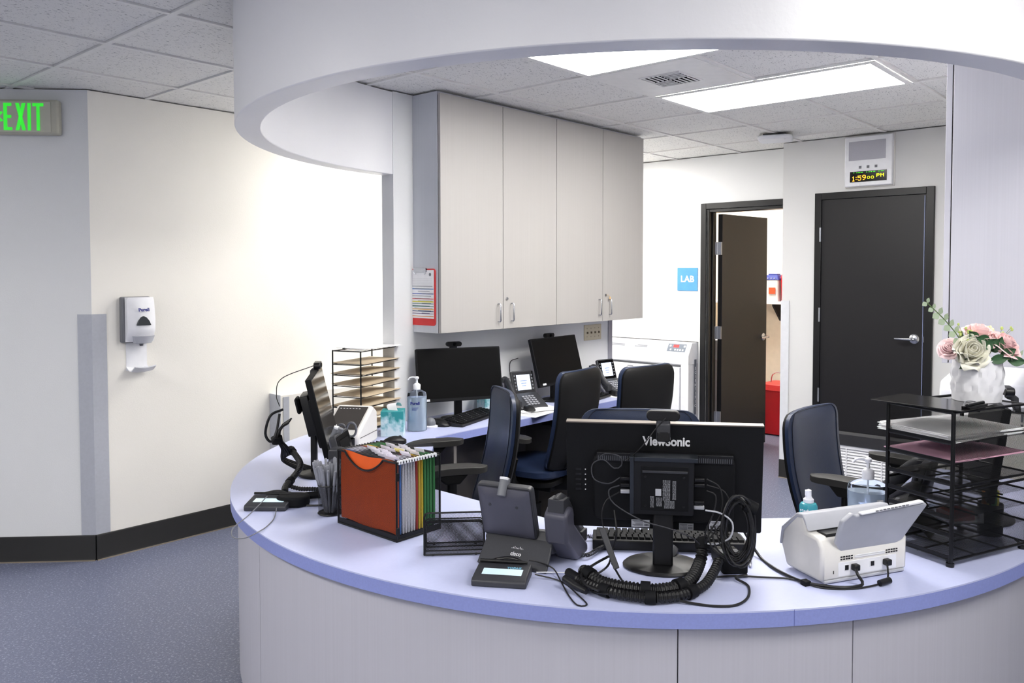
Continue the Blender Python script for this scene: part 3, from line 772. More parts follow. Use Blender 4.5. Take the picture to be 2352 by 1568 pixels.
# small computer on the back of the centre monitor
tp = thing('mini_computer', 'small black computer box mounted on the back of the centre monitor', 'computer', (1.93, 1.19, CT), 33)
b = B(); b.m = rot; b.ext_x(rrect(.165,.158,.006,3,0,-.010), -.066, -.035); obj('case', b, BLACK, tp, .002)
b = B(); b.m = rot; b.box(-.070, -.092, .066, -.034, .080, .078); obj('bracket', b, M('gunmetal bracket', (62,66,72), .3, metal=.7), tp, .001)
b = B(); b.m = rot; b.box(-.069, .081, -.088, -.034, .092, .078); obj('bracket', b, M('gunmetal bracket', (62,66,72), .3, metal=.7), tp, .001)
b = B(); b.m = rot; b.box(-.0675, -.068, -.075, -.0655, .062, .052); obj('rear_panel', b, BLACKM, tp, .002)
b = B(); b.m = rot; b.box(-.069, -.065, .033, -.0672, .058, .040); obj('ridge', b, DKGREY, tp, .001)
for y, z in ((-.055,.022),(.05,.022),(-.055,-.062),(.05,-.062)):
    b = B(); b.m = rot; b.cyl((-.0672,y,z),(-.069,y,z),.0035,10); obj('screw', b, BLACK, tp)
b = B(); b.m = rot; b.box(-.0690,.006,-.032,-.0676,.022,-.012); obj('sticker', b, LTGREY, tp)
b = B(); b.m = rot
rnd = random.Random(3)
for (ya, yb, za, zb) in ((-.018,.002,-.045,.012),(-.034,-.024,-.042,.010),(-.030,-.002,-.068,-.048),(.004,.020,-.062,-.037),(.026,.036,-.066,-.035)):
    z = za
    while z < zb:
        hgt = rnd.choice((.0012,.002,.003)); y = ya
        while y < yb:
            l = rnd.uniform(.001,.006); b.box(-.0690, y, z, -.0676, min(y+l, yb), z+hgt); y += l+.0012
        z += hgt+.0014
obj('printed_text', b, INKG, tp)
for z, mm in ((.009,BLACK),(-.010,BLACK),(-.029,LTGREY)):
    b = B(); b.m = rot; b.box(-.057,.092,z-.005,-.045,.118,z+.005); obj('plug', b, mm, tp, .002)
for z in (.012,-.004,-.054,-.068):
    b = B(); b.m = rot; b.box(-.057,-.112,z-.005,-.045,-.083,z+.005); obj('plug', b, BLACK if z > -.06 else LTGREY, tp, .002)
webcam('webcam', 'black webcam clipped on top of the centre monitor', (1.93-.010*.8+.004, 1.19+.013-.018+.004, CT+.4335), 33)
# monitors on the back desk
m1, r1 = make_monitor('black monitor on the back desk nearest the tissue box', (3.19, 3.33), -116, .50, .30, .255, 12, 'monitors on the back desk')
m2, r2 = make_monitor('black monitor on the back desk below the light switches', (4.06, 3.34), -86, .50, .31, .26, 15, 'monitors on the back desk')
for m_, r_, y in ((m1, r1, .20), (m2, r2, .2)):
    b = B(); b.m = r_; b.box(.011, -.22, -.145, .0125, -.185, -.133); obj('sticker', b, WHITEP, m_)
webcam('webcam', 'black webcam on the back desk monitor nearest the tissue box', (3.225, 3.40, 1.178), -116, 'webcams on the back desk monitors')
webcam('webcam', 'black webcam on the back desk monitor below the light switches', (4.085, 3.40, 1.178), -86, 'webcams on the back desk monitors')
# left monitor, seen nearly edge on
GLARE = M('semi-gloss display', (20,19,18), .12, spec=.6)
m3, r3 = make_monitor('monitor seen edge on at the left end of the counter', (1.915, 2.855), -38.5, .53, .315, .268, 13, dmat=GLARE, xoff=.035)
tp3 = thing('mini_computer', 'small black computer box behind the edge-on left monitor', 'computer', (1.915, 2.855, CT), -38.5)
b = B(); b.m = r3; b.ext_x(rrect(.165,.165,.006,3,-.03,.0), -.068, -.034); obj('case', b, BLACK, tp3, .003)
b = B(); b.m = r3; b.box(-.085, -.14, .02, -.069, -.06, .085); obj('power_brick', b, BLACKM, tp3, .008)
w3 = webcam('webcam', 'black webcam with bent clip on the edge-on left monitor', (1.975, 2.915, 1.20), -38.5)
# right monitor behind the tray rack, mostly hidden
m4, r4 = make_monitor('dark monitor standing behind the black mesh tray rack', (3.06, .60), 112, .50, .30, .26, 8, neck_w=.05)
webcam('webcam', 'black webcam with its clip hanging, right of the flower pot', (3.04, .556, 1.20), 112)

# ------------------------------------------------------------------ keyboards and mice
def make_keyboard(label, loc, rz, L=.45, D=.155, group=None, z=CT):
    t = thing('keyboard', label, 'keyboard', (loc[0], loc[1], z+.0006), rz, group)
    b = B().ext_x([(-D/2,.0),(D/2,.0),(D/2,.030),(D/2-.012,.030),(-D/2,.014)], -L/2, L/2); obj('case', b, BLACK, t, .003)
    u = .0187; rows = [(0,[1]*24),(1,[1]*24),(2,[1.5]+[1]*12+[1.5]+[1]*8),(3,[1.8]+[1]*11+[2.2]+[1]*7),(4,[2.3]+[1]*10+[2.7]+[1]*7),(5,[1.3,1.3,1.3,6.2,1.3,1.3,1.3,1.3]+[1]*7)]
    key = None
    for r_, ws in rows:
        x = -L/2+.010; y = D/2-.022-r_*.0215; z_ = .0295-(r_*.0215)*.105
        sc = (L-.02)/sum(ws)
        for w in ws:
            if key is None:
                kb = B(); kb.prism([(-.5,-.0088),(.5,-.0088),(.5,.0088),(-.5,.0088)], lambda x,y:(x,y,0), lambda x,y:(x*.86,y*.8,.007)); key = obj('key', kb, BLACKM, t, smooth=False); o = key
            else: o = key.copy(); C.objects.link(o)
            o.location = (x+w*sc/2, y, z_); o.scale = (w*sc-.0018, 1, 1); x += w*sc
    return t
make_keyboard('black keyboard lying under the centre monitor', (2.122, 1.29), 126, .46, .15)
def small_keyboard(label, loc, rz, group):
    t = thing('keyboard', label, 'keyboard', (loc[0], loc[1], CT+.0006), rz, group); L, D = .45, .15
    obj('case', B().ext_x([(-D/2,.0),(D/2,.0),(D/2,.030),(D/2-.012,.030),(-D/2,.014)], -L/2, L/2), BLACK, t, .003)
    b = B()
    for r_ in range(6):
        for k in range(22):
            x = -L/2+.012+k*.0195; y = D/2-.022-r_*.0215; z_ = .0285-(r_*.0215)*.105
            b.prism([(x,y-.0085),(x+.0165,y-.0085),(x+.0165,y+.0085),(x,y+.0085)], lambda a,c:(a,c,z_), lambda a,c:(a,c,z_+.006))
    o = obj('keys', b, BLACKM, t, smooth=False); o['kind'] = 'stuff'
    b = B()
    for r_ in range(6):
        for k in range(22):
            if (r_*7+k*3) % 4: continue
            x = -L/2+.018+k*.0195; y = D/2-.022-r_*.0215; z_ = .0285-(r_*.0215)*.105+.006; b.box(x, y, z_, x+.004, y+.004, z_+.0003)
    o = obj('key_legends', b, LTGREY, t, smooth=False); o['kind'] = 'stuff'
    return t
small_keyboard('black keyboard on the back desk in front of the nearest monitor', (3.20, 3.235), 16, 'keyboards on the back desk')
small_keyboard('black keyboard on the back desk between the two farther chairs', (4.18, 3.16), 12, 'keyboards on the back desk')
def make_mouse(label, loc, rz, mat=BLACK, group=None, L=.062):
    t = thing('computer_mouse', label, 'mouse', (loc[0], loc[1], CT+.0004), rz, group)
    b = B().sheet(lambda u, v: ((v-.5)*2*L*math.cos((u-.5)*.4), (u-.5)*2*.034*math.sqrt(max(.05, 1-(2*v-1)**4)), .004+.034*max(0,1-(2*v-1.1)**2*.75)*math.sqrt(max(0, 1-(2*u-1)**2*.75))), lambda u, v: ((v-.5)*2*L*math.cos((u-.5)*.4), (u-.5)*2*.034*math.sqrt(max(.05, 1-(2*v-1)**4)), 0), 12, 16)
    obj('shell', b, mat, t); b = B().cyl((L*.5,-.004,.030),(L*.5,.004,.030),.009,12); obj('scroll_wheel', b, DKGREY, t)
    return t
make_mouse('black mouse beside the keyboard behind the sanitizer pump', (2.965, 3.235), 100, group='mice on the back desk')
make_mouse('black mouse on the printed sheet between the chairs', (3.62, 3.17), 60, group='mice on the back desk')
make_mouse('black mouse near the headset at the far end of the back desk', (4.48, 3.14), 60, group='mice on the back desk')
make_mouse('dark mouse behind the filing folders at the counter left end', (2.50, 3.06), -30)
make_mouse('grey topped mouse behind the centre monitor stand', (2.02, 1.235), 20, DKGREY, L=.045)
# ------------------------------------------------------------------ desk phones
def make_phone(label, loc, rz, s=1.0, cam_=True, group=None, lit=False, back=None):
    """user side is local +x; handset on the user's left (local -y seen from behind is right)"""
    t = thing('desk_phone', label, 'telephone', (loc[0], loc[1], CT+.0006), rz, group)
    def m(x, z): return (x*s, z*s)
    b = B(); b.sheet(lambda u, v: (s*(.0+.062*v), s*(-.108+.216*u)*(1-.05*v), s*(.0+.070*v)+.002), lambda u, v: (s*(.008+.066*v), s*(-.108+.216*u)*(1-.05*v), s*(-.0+.066*v)), 6, 4)
    ft = obj('foot_stand', b, DKGREY, t, .003)
    if back: 
        r_ = (0,-1,0); u_ = (.66,0,.75)
        text(ft, 'lettering', 'cisco', .0165*s, WHITEINK, (s*.0255, -.004, s*.0338), r_, u_, .0006, bold=.0004)
        b = B()
        for k in range(9):
            hh = (.002,.004,.007,.004,.0025,.004,.007,.004,.002)[k]*s; y = .014-k*.0043; 
            b.sheet(lambda u, v: (s*.0360+hh*.66*v, y-.0012*u, s*.0455+hh*.75*v), lambda u, v: (s*.0366+hh*.66*v, y-.0012*u, s*.0445+hh*.75*v), 1, 1)
        obj('printed_bars', b, WHITEINK, ft)
    # keypad body sloping down toward the user
    b = B().ext_y([m(.055,.060),m(.075,.095),m(.100,.090),m(.225,.022),m(.225,.006),m(.07,.03)], -.100*s, .110*s); obj('keypad_body', b, DKGREY, t, .006)
    b = B()
    for i in range(4):
        for j in range(5):
            x = .125+j*.018; y = -.02+i*.024; z = .090-(x-.100)*.544; b.box(s*(x-.006), s*(y-.008), s*z-.003, s*(x+.006), s*(y+.008), s*z+.004)
    o = obj('keys', b, LTGREY, t, .001, 1)
    # screen housing
    rot = Matrix.Translation((s*.047, s*.030, s*.150)) @ Matrix.Rotation(R(-16), 4, 'Y')
    b = B(); b.m = rot; b.ext_x(rrect(.172*s, .165*s, .012*s, 4), -.010*s, .012*s); hs = obj('screen_housing', b, DKGREY, t, .003)
    b = B(); b.m = rot; b.sheet(lambda u, v: (-.026*s+.012*s*max(abs(2*u-1)**6, abs(2*v-1)**6), (u-.5)*.160*s, (v-.5)*.150*s), lambda u, v: (-.010*s, (u-.5)*.160*s, (v-.5)*.150*s), 14, 14)
    obj('rear_shell', b, M('slate plastic', (72,72,84), .42, bump=.1, bscale=700), hs)
    for y in (-.042, .042):
        b = B(); b.m = rot; b.cyl((-.0262*s,y*s,.028*s),(-.0268*s,y*s,.028*s),.0045*s,12); obj('screw_cap', b, DKGREY, hs)
    b = B(); b.m = rot; b.box(.0122*s, -.078*s, -.070*s, .0132*s, .078*s, .074*s); obj('bezel', b, GLOSSB, hs)
    b = B(); b.m = rot; b.box(.0133*s, -.052*s, -.045*s, .0139*s, .052*s, .055*s); obj('display', b, M('lit phone screen', (205,218,240), .4, emit=.75) if lit else SCREENOFF, hs)
    if lit:
        b = B(); b.m = rot
        for k in range(3): b.box(.0140*s, -.026*s+k*.004, (.012-k*.016)*s, .0143*s, .026*s-k*.006, (.018-k*.016)*s)
        obj('screen_text', b, M('screen text blue', (130,150,200), .5), hs)
        b = B(); b.m = rot
        for side in (-1, 1):
            for k in range(5): b.box(.0133*s, side*.066*s-.005*s, (.045-k*.022)*s, .0150*s, side*.066*s+.005*s, (.055-k*.022)*s)
        obj('side_buttons', b, MIDGREY, hs)
    if cam_:
        b = B(); b.m = rot; b.cyl((-.030*s,-.0,.062*s),(-.0*s,-.0,.098*s),.0125*s,18); b.cyl((-.0*s,0,.078*s),(.014*s,0,.096*s),.0125*s,18)
        obj('camera_barrel', b, MIDGREY, hs, .002)
        b = B(); b.m = rot; b.cyl((-.0005*s,0,.0975*s),(.004*s,0,.1035*s),.0128*s,18); obj('camera_cap', b, WHITEP, hs, .001)
    # cradle and handset on the -y side
    b = B(); b.ext_y([m(.03,.155),m(.06,.175),m(.09,.17),m(.10,.12),m(.21,.03),m(.21,.004),m(.13,.002),m(.045,.075)], -.155*s, -.085*s); obj('cradle', b, M('slate plastic', (72,72,84), .42, bump=.1, bscale=700), t, .010, 3)
    b = B(); b.tube(smooth_path([(s*.050,-.120*s,s*.180),(s*.075,-.120*s,s*.185),(s*.115,-.120*s,s*.155),(s*.160,-.120*s,s*.105),(s*.200,-.120*s,s*.065),(s*.225,-.120*s,s*.055)], .012*s), .018*s, 12, flat=1.35)
    b.cbox((s*.062,-.120*s,s*.178), (.045*s,.048*s,.040*s)); b.cbox((s*.208,-.120*s,s*.050), (.045*s,.048*s,.035*s))
    obj('handset', b, DKGREY, t, .005)
    return t
make_phone('charcoal video desk phone seen from behind, beside the mesh letter holder', (1.650, 1.512), 17, back=True)
make_phone('grey video phone peeking out behind the mesh file box', (1.762, 2.53), -52)
make_phone('desk phone with a lit screen between the two back desk monitors', (3.72, 3.37), -105, .95, lit=True, group='lit desk phones on the back desk', cam_=False)
make_phone('lit desk phone at the far end of the back desk, nearest the headset', (4.60, 3.37), -98, .95, lit=True, group='lit desk phones on the back desk', cam_=False)
# ------------------------------------------------------------------ signature pads
def sig_pad(label, loc, rz, screen=(.012,.045), name='TOPAZ'):
    """front edge toward local -y"""
    t = thing('signature_pad', label, 'signature pad', (loc[0], loc[1], CT+.0006), rz)
    b = B().ext_x([(-.052,0),(.052,0),(.052,.030),(.044,.030),(-.044,.021),(-.052,.015)], -.074, .074); obj('case', b, DKGREY, t, .004, 3)
    k = .009/.088
    def P(x, y): return (x, y, .0255+y*k+.0008)
    b = B().sheet(lambda u, v: (lambda p: (p[0], p[1], p[2]+.0004))(P(-.052+.108*u, -.022+.034*v)), lambda u, v: P(-.052+.108*u, -.022+.034*v), 1, 1)
    obj('display', b, M('pale lcd', (198,222,232), .3, emit=.25), t)
    if name: text(t, 'lettering', name, .012, M('light blue print', (130,190,220), .5), (.030, .019, .0285), (1,0,0), (0,1,k), .0005, bold=.0004)
    b = B().tube([(-.070,.046,.036),(.045,.046,.036),(.062,.046,.035)], [.0048,.0052,.0036], 12); obj('stylus', b, BLACK, t)
    b = B().tube(smooth_path([(-.045,.056,.032),(-.01,.060,.040),(.02,.060,.041),(.045,.055,.034)], .006), .006, 8, flat=.6); obj('pen_holder', b, BLACK, t)
    return t
sig_pad('dark signature pad with a pale screen in front of the charcoal phone', (1.570, 1.470), -58)
t = sig_pad('dark signature pad with a hanging cord at the counter left end', (1.530, 2.560), -50, name=None)
# ------------------------------------------------------------------ mesh file box with hanging folders
t = thing('file_box', 'black mesh file box with an orange folder pressed against its front', 'file box', (1.583, 1.925, CT+.0006), 0)
FX, FY, FH = .178, .300, .245
b = B()
for x in (0, FX):
    for y in (0, FY): b.cyl((x,y,0),(x,y,FH),.0035,8)
for z in (.003,):
    b.tube([(0,0,z),(FX,0,z)],.004,8); b.tube([(0,FY,z),(FX,FY,z)],.004,8); b.tube([(0,0,z),(0,FY,z)],.004,8); b.tube([(FX,0,z),(FX,FY,z)],.004,8)
b.tube([(0,0,FH),(FX,0,FH-.004)],.003,8); b.tube([(0,FY,FH),(FX,FY,FH-.004)],.003,8); b.tube([(FX,0,FH),(FX,FY,FH)],.0035,8)
b.tube([(0,0,FH),(0,.065,FH)],.0035,8); b.tube([(0,.262,FH),(0,FY,FH)],.0035,8)
b.tube([(0,.262-.197*k/16,FH-.047*math.sin(PI*k/16)**.8) for k in range(17)],.0035,8)
obj('wire_frame', b, WIRE, t)
obj('corner_clip', B().box(-.004,-.007,.19,.006,-.001,.215).box(-.004,-.007,.02,.006,-.001,.045), WIRE, t, .001)
def cutmesh(b, x):
    def f(a, h_):
        return (x, a, h_)
    for sg in (1,-1):
        c = -FH
        while c < FY+FH:
            c += .0034
            pts = []
            for k in range(0, 50):
                h_ = FH*k/49; a = c+h_ if sg == 1 else c-h_
                inside = 0 <= a <= FY and not (.065 < a < .262 and h_ > FH-.047*math.sin(PI*(.262-a)/.197)**.8)
                if inside: pts.append((a, h_))
                else:
                    if len(pts) > 1: b.add([(x,pts[0][0]-.0005,pts[0][1]),(x,pts[0][0]+.0005,pts[0][1]),(x,pts[-1][0]+.0005,pts[-1][1]),(x,pts[-1][0]-.0005,pts[-1][1])],[(0,1,2,3)])
                    pts = []
            if len(pts) > 1: b.add([(x,pts[0][0]-.0005,pts[0][1]),(x,pts[0][0]+.0005,pts[0][1]),(x,pts[-1][0]+.0005,pts[-1][1]),(x,pts[-1][0]-.0005,pts[-1][1])],[(0,1,2,3)])
b = B(); cutmesh(b, -.001); obj('mesh_panel', b, WIRE, t, smooth=False)
b = B(); b.lattice((0,-.001,0),(1,0,0),(0,0,1),FX,FH-.004,.0044,.0008); obj('mesh_panel', b, WIRE, t, smooth=False)
b = B(); b.lattice((FX,0,0),(0,1,0),(0,0,1),FY,FH,.0044,.0008); b.lattice((0,FY,0),(1,0,0),(0,0,1),FX,FH,.0040,.0010); b.box(0,0,.001,FX,FY,.003); obj('mesh_panel', b, WIRE, t, smooth=False)
obj('base_skirt', B().box(-.0012,.0,.004,.0004,FY,.020).box(0,-.0012,.004,FX,.0,.018), WIRE, t)
def folder(x, col, label, tabs, cnt=1, thick=.004, bow=.0, paperz=0):
    f = thing('hanging_folder', label, 'folder', (1.583+x, 1.925, CT+.0006), 0, 'hanging folders in the mesh box')
    mm = M('folder card %d %d %d' % col, col, .7, var=.04)
    wv = lambda u, v: bow*math.sin(PI*v)*(1 if u < .5 else .6)
    b = B().sheet(lambda u, v: (-.0015-thick*.5*math.sin(PI*max(.08,1-v)*.9), .006+.288*u, .018+.226*v+.003*math.sin(u*9)), lambda u, v: (.0015+thick*.5*math.sin(PI*max(.08,1-v)*.9), .006+.288*u, .018+.226*v+.003*math.sin(u*9)), 10, 12)
    obj('sleeve', b, mm, f)
    b = B(); b.box(-.0010,-.003,FH-.006,.0010,FY+.003,FH+.003); obj('hanger_rail', b, M('hanger steel', (60,60,64), .4, metal=.6), f)
    for y in (-.0035,): obj('hook_tip', B().box(-.0034,y,FH-.006,.0034,y+.010,FH+.006), WHITEP, f, .001)
    for k, (y0, c) in enumerate(tabs):
        b = B().sheet(lambda u, v: (-.0016-.006*v, y0+.046*u, FH-.004+.016*v), lambda u, v: (-.0002-.006*v, y0+.046*u, FH-.004+.016*v), 1, 1); obj('tab', b, M('tab plastic %d %d %d' % c, c, .4), f)
    return f
ORANGE = (232,96,34); 
f = folder(.010, ORANGE, 'orange folder at the front of the mesh file box', [], thick=.004)
f = folder(.020, (84,130,208), 'blue folder just behind the orange folder', [(.03,(232,226,240))])
WT = (236,232,244)
specs = [(.032,(222,222,232),'pale folder third from the front, behind the blue folder',[(.02,WT),(.08,WT)]),(.043,(226,226,236),'pale folder fourth from the front',[(.05,WT),(.11,WT)]),(.054,(220,222,232),'pale folder fifth from the front',[(.08,WT),(.14,WT)]),(.065,(228,228,236),'pale folder sixth from the front',[(.10,WT),(.16,WT)]),(.076,(222,222,230),'pale folder just in front of the red one',[(.13,WT),(.19,WT)]),
 (.087,(190,62,56),'red folder between the pale and yellow folders',[(.03,WT)]),(.098,(226,196,70),'front yellow folder of the two',[(.05,WT),(.12,WT)]),(.109,(236,206,60),'rear yellow folder of the two',[(.09,(244,232,150)),(.16,WT)]),
 (.122,(70,150,84),'green folder next to the yellow ones',[(.03,WT),(.10,WT)]),(.134,(60,140,78),'middle green folder of the four',[(.06,WT),(.14,WT)]),(.146,(74,152,88),'third green folder from the front',[(.10,WT),(.18,WT)]),(.160,(64,146,80),'rearmost green folder in the mesh box',[(.05,WT),(.13,WT)])]
for x, c, l, tabs in specs: folder(x, c, l, tabs, thick=.008 if c[0] > 215 and c[2] > 200 else .005)
# ------------------------------------------------------------------ mesh letter holder
t = thing('letter_holder', 'empty black mesh letter holder left of the charcoal phone', 'letter holder', (1.556, 1.768, CT+.0006), -44)
W_ = .176
for k, (y, hh) in enumerate(((0,.128),(.035,.100),(.070,.083),(.105,.068))):
    P = [(0,y,.004),(0,y,hh-.012),(.004,y,hh-.003),(.012,y,hh),(W_-.012,y,hh),(W_-.004,y,hh-.003),(W_,y,hh-.012),(W_,y,.004),(0,y,.004)]
    b = B().tube(P, .0028 if k in (0,3) else .0022, 8); obj('wire_rim', b, WIRE, t)
    b = B().lattice((0,y,.004),(1,0,0),(0,0,1),W_,hh-.006,.0042,.0009); obj('mesh_panel', b, WIRE, t, smooth=False)
b = B().lattice((0,0,.004),(1,0,0),(0,1,0),W_,.105,.0042,.0007); obj('mesh_floor', b, WIRE, t, smooth=False)
b = B()
for x in (0, W_): b.tube([(x,0,.004),(x,.105,.004)],.0025,8)
for x in (.025, W_-.025):
    for y in (.006,.10): b.cyl((x,y,-.0004),(x,y,.004),.004,8)
obj('base_rods', b, WIRE, t)
# ------------------------------------------------------------------ pen cup and pens
CP = (1.628, 2.335)
t = thing('pen_cup', 'black mesh cup full of grey pens left of the file box', 'pen cup', (CP[0], CP[1], CT+.0006), 0)
b = B(); rr_ = .041
b.lattice((0,0,0),(1,0,0),(0,1,0),2*PI*rr_,.096,.0042,.0009,fn=lambda a, h_: (rr_*math.cos(a/rr_), rr_*math.sin(a/rr_), .003+h_)); obj('mesh_wall', b, WIRE, t, smooth=False)
b = B(); 
for z in (.004,.102): b.tube([(rr_*math.cos(2*PI*k/28), rr_*math.sin(2*PI*k/28), z) for k in range(29)], .0025, 6, caps=False)
obj('rim', b, WIRE, t); obj('base', B().lathe([(0,.001),(.04,.001),(.04,.003),(0,.003)], 24), WIRE, t)
rnd = random.Random(11); pen = None; PENM = M('frosted grey pen plastic', (120,122,130), .4, trans=.12)
for k in range(46):
    a = rnd.uniform(0, 2*PI); q = math.sqrt(rnd.uniform(.0, 1)); bx, by = q*.018*math.cos(a), q*.018*math.sin(a)
    L = rnd.uniform(.155, .185); tilt_ = R(1+13*q+rnd.uniform(-1,1))
    if pen is None:
        pen = thing('pen', 'grey pen standing in the black mesh cup', 'pen', (0,0,0), 0, 'grey pens in the mesh cup'); 
        obj('barrel', B().tube([(0,0,0),(0,0,.006),(0,0,.135)], [.0012,.0040,.0042], 8), PENM, pen); obj('cap', B().tube([(0,0,.118),(0,0,.168),(0,0,.172)], [.0052,.0048,.0032], 8), M('pen cap grey', (138,140,148), .4), pen)
        r_ = pen
    else: r_ = copy_tree(pen)
    r_.location = (CP[0]+bx, CP[1]+by, CT+.006+.02*q*0); r_.rotation_mode = 'XYZ'
    d_ = Vector((math.cos(a)*math.sin(tilt_), math.sin(a)*math.sin(tilt_), math.cos(tilt_))); r_.rotation_euler = d_.to_track_quat('Z', 'Y').to_euler(); r_.scale = (1,1,L/.172)
# ------------------------------------------------------------------ scanner
t = thing('document_scanner', 'white document scanner with its paper chute open', 'scanner', (2.100, .806, CT+.0006), -28)
SC = OFFW
# local x runs along the rear face (toward the right of the picture), local y points away from the camera
prof = [(0.0,.012),(.0,.100),(.010,.122),(.040,.135),(.050,.165),(.085,.170),(.150,.115),(.165,.070),(.135,.0),(.012,.0)]
b = B().ext_x([(0.004,.006),(.0,.014),(.0,.098),(.018,.122),(.065,.125),(.080,.165),(.105,.160),(.160,.105),(.168,.060),(.145,.006)], .0, .295); body = obj('body', b, SC, t, .010, 3)
b = B().ext_x([(.052,.128),(.062,.158),(.075,.171),(.100,.168),(.163,.112),(.171,.062),(.165,.060),(.156,.103),(.100,.156),(.075,.160)], -.003, .298); obj('top_cover', b, LTGREY, t, .004)
b = B().box(.03, .018, .112, .262, .055, .1285); obj('paper_slot', b, BLACK, t)
b = B(); q = [(.050,.088),(.245,.088),(.315,.215),(.028,.185),(.034,.110)]
b = B(); b.prism([(.062,.080),(.250,.080),(.275,.092),(.318,.196),(.308,.203),(.075,.192),(.058,.201),(.034,.178),(.040,.112)], lambda x,z:(x,-.012-(z-.085)*.42+.012,z), lambda x,z:(x,.004-(z-.085)*.42+.012,z))
obj('paper_chute', b, LTGREY, t, .005, 3)
b = B(); b.prism([(.085,.193),(.301,.204),(.296,.211),(.085,.199)], lambda x,z:(x,-.052,z), lambda x,z:(x,-.036,z)); obj('chute_rim', b, WHITEP, t, .002)
b = B()
for k in range(9): b.box(.13+k*.013, -.0535, .1990+k*.0006, .139+k*.013, -.0518, .2020+k*.0006)
obj('rim_print', b, MIDGREY, t)
for gx in (.062, .218):
    b = B()
    for r_ in range(2):
        for k in range(5): b.box(gx+k*.0088, -.0012, .060+r_*.0065, gx+k*.0088+.006, .0006, .0635+r_*.0065)
    obj('vent_slots', b, BLACK, t)['kind'] = 'stuff'
obj('vent_rib', B().box(.110,-.0015,.061,.214,.0005,.0645).box(.110,-.0015,.066,.214,.0005,.068), WHITEP, t)
obj('port_bay', B().box(.055,-.0010,.016,.255,.0006,.054), WHITEP, t, .0005)
for x, w, mm in ((.082,.018,MIDGREY),(.170,.018,MIDGREY)):
    obj('socket', B().box(x-w/2,-.0022,.030,x+w/2,-.0008,.047), WHITEP, t, .001); obj('socket_hole', B().box(x-w/2+.003,-.0028,.032,x+w/2-.003,-.0021,.045), BLACK, t)
for x in (.106,.216): obj('plug', B().box(x-.010,-.018,.030,x+.009,-.001,.047), BLACK, t, .003)
obj('lock_slot', B().box(.038,-.0012,.026,.040,.0004,.034), DARKGAP, t)
b = B(); 
for x in (.03,.265):
    for y in (.02,.13): b.cyl((x,y,-.0005),(x,y,.008),.008,10)
obj('rubber_feet', b, BLACK, t)
obj('bottom_lip', B().box(.01,-.001,.002,.285,.12,.010), LTGREY, t, .002)
# ------------------------------------------------------------------ bottles
GELM = M('clear gel', (214,232,250), .03, trans=1.0, ior=1.35)
PETM = M('clear bottle plastic', (236,244,252), .05, trans=1.0, ior=1.12)
def pump_bottle(label, loc, rz, h=.175, w=.047, brand=True):
    t = thing('sanitizer_bottle', label, 'bottle', (loc[0], loc[1], CT+.0006), rz, )
    k = .72
    def sec(r, z): return (r, z)
    prof = [(.0,.002),(w*.9,.0),(w,.006),(w*.97,h*.5),(w,h-.03),(w*.93,h-.010),(w*.55,h),(.017,h+.004),(.017,h+.008)]
    b = B(); b.m = Matrix.Diagonal((1,k,1,1)); b.lathe(prof, 28); obj('bottle', b, PETM, t)
    b = B(); b.m = Matrix.Diagonal((1,k,1,1)); b.lathe([(.0,.004),(w*.86,.004),(w*.93,.010),(w*.92,h*.5),(w*.93,h-.034),(0,h-.034)], 28); obj('gel', b, M('pale gel', (226,236,248), .1, trans=.7, ior=1.2), t)
    b = B(); 
    for i in range(26):
        rnd2 = random.Random(i+int(h*1000)); a = rnd2.uniform(0,2*PI); q = w*.7*math.sqrt(rnd2.random()); b.ball((q*math.cos(a),q*math.sin(a)*k,rnd2.uniform(.01,h-.04)), rnd2.uniform(.0007,.0018), 6)
    o = obj('bubbles', b, WHITEINK, t); o['kind'] = 'stuff'
    b = B(); b.lathe([(.0,h+.006),(.0185,h+.006),(.019,h+.030),(.016,h+.034),(.011,h+.038),(.006,h+.040),(.005,h+.058),(.010,h+.060),(.011,h+.070),(.006,h+.074),(0,h+.074)], 20); obj('pump_collar', b, WHITEP, t)
    b = B().tube(smooth_path([(0,0,h+.067),(-.02,0,h+.070),(-.036,0,h+.066),(-.045,0,h+.056)], .006), [.0065]*0 or .0052, 10, flat=.8); obj('spout', b, WHITEP, t)
    b = B().cyl((0,0,.012),(0,0,h+.01),.0028,8); obj('dip_tube', b, WHITEP, t)
    return t
t1 = pump_bottle('clear pump sanitizer bottle on the back desk beside the tissue box', (2.792, 3.225), -41, .212, .052)
cr_ = M('front label film', (214,228,246), .5, alpha=1)
b = B(); b.m = Matrix.Diagonal((1,.72,1,1)); P = arc(0,0,.0468,-178,-92,12); 
b.add([(x,y,.05) for x,y in P]+[(x,y,.165) for x,y in P], [(i,i+1,14+i-1+0,13+i) for i in range(12)]); obj('back_label', b, cr_, t1, smooth=False)
text(t1, 'brand_label', 'Purell', .021, M('dark blue print', (34,40,120), .5), (-.010,-.0348,.148), (1,-.12,0), (0,0,1), .001, bold=.0009)
b = B()
for k in range(3): b.box(-.026,-.0350,.124-k*.006,.008-k*.005,-.0340,.1262-k*.006)
obj('printed_text', b, M('dark blue print', (34,40,120), .5), t1)
t2 = pump_bottle('large clear pump sanitizer bottle behind the white scanner', (2.640, .868), -72, .165, .062)
b = B().box(.008,-.0362,.04,.046,-.034,.115); obj('back_label', b, M('label grey', (190,188,186), .7), t2)
b = B()
for k in range(11): b.box(.010,-.0368,.046+k*.006,.042-(k%3)*.005,-.0360,.0475+k*.006)
obj('printed_text', b, INKD, t2)
t = thing('spray_bottle', 'small teal spray bottle with a white cap behind the scanner', 'bottle', (2.625, 1.055, CT+.0006), -66)
t.scale = (1.25, 1.25, 1.0)
b = B().lathe([(0,0),(.0215,0),(.0235,.004),(.0235,.052),(.020,.060),(.012,.064)], 24); obj('bottle', b, M('teal translucent bottle', (70,170,182), .25, trans=.25), t)
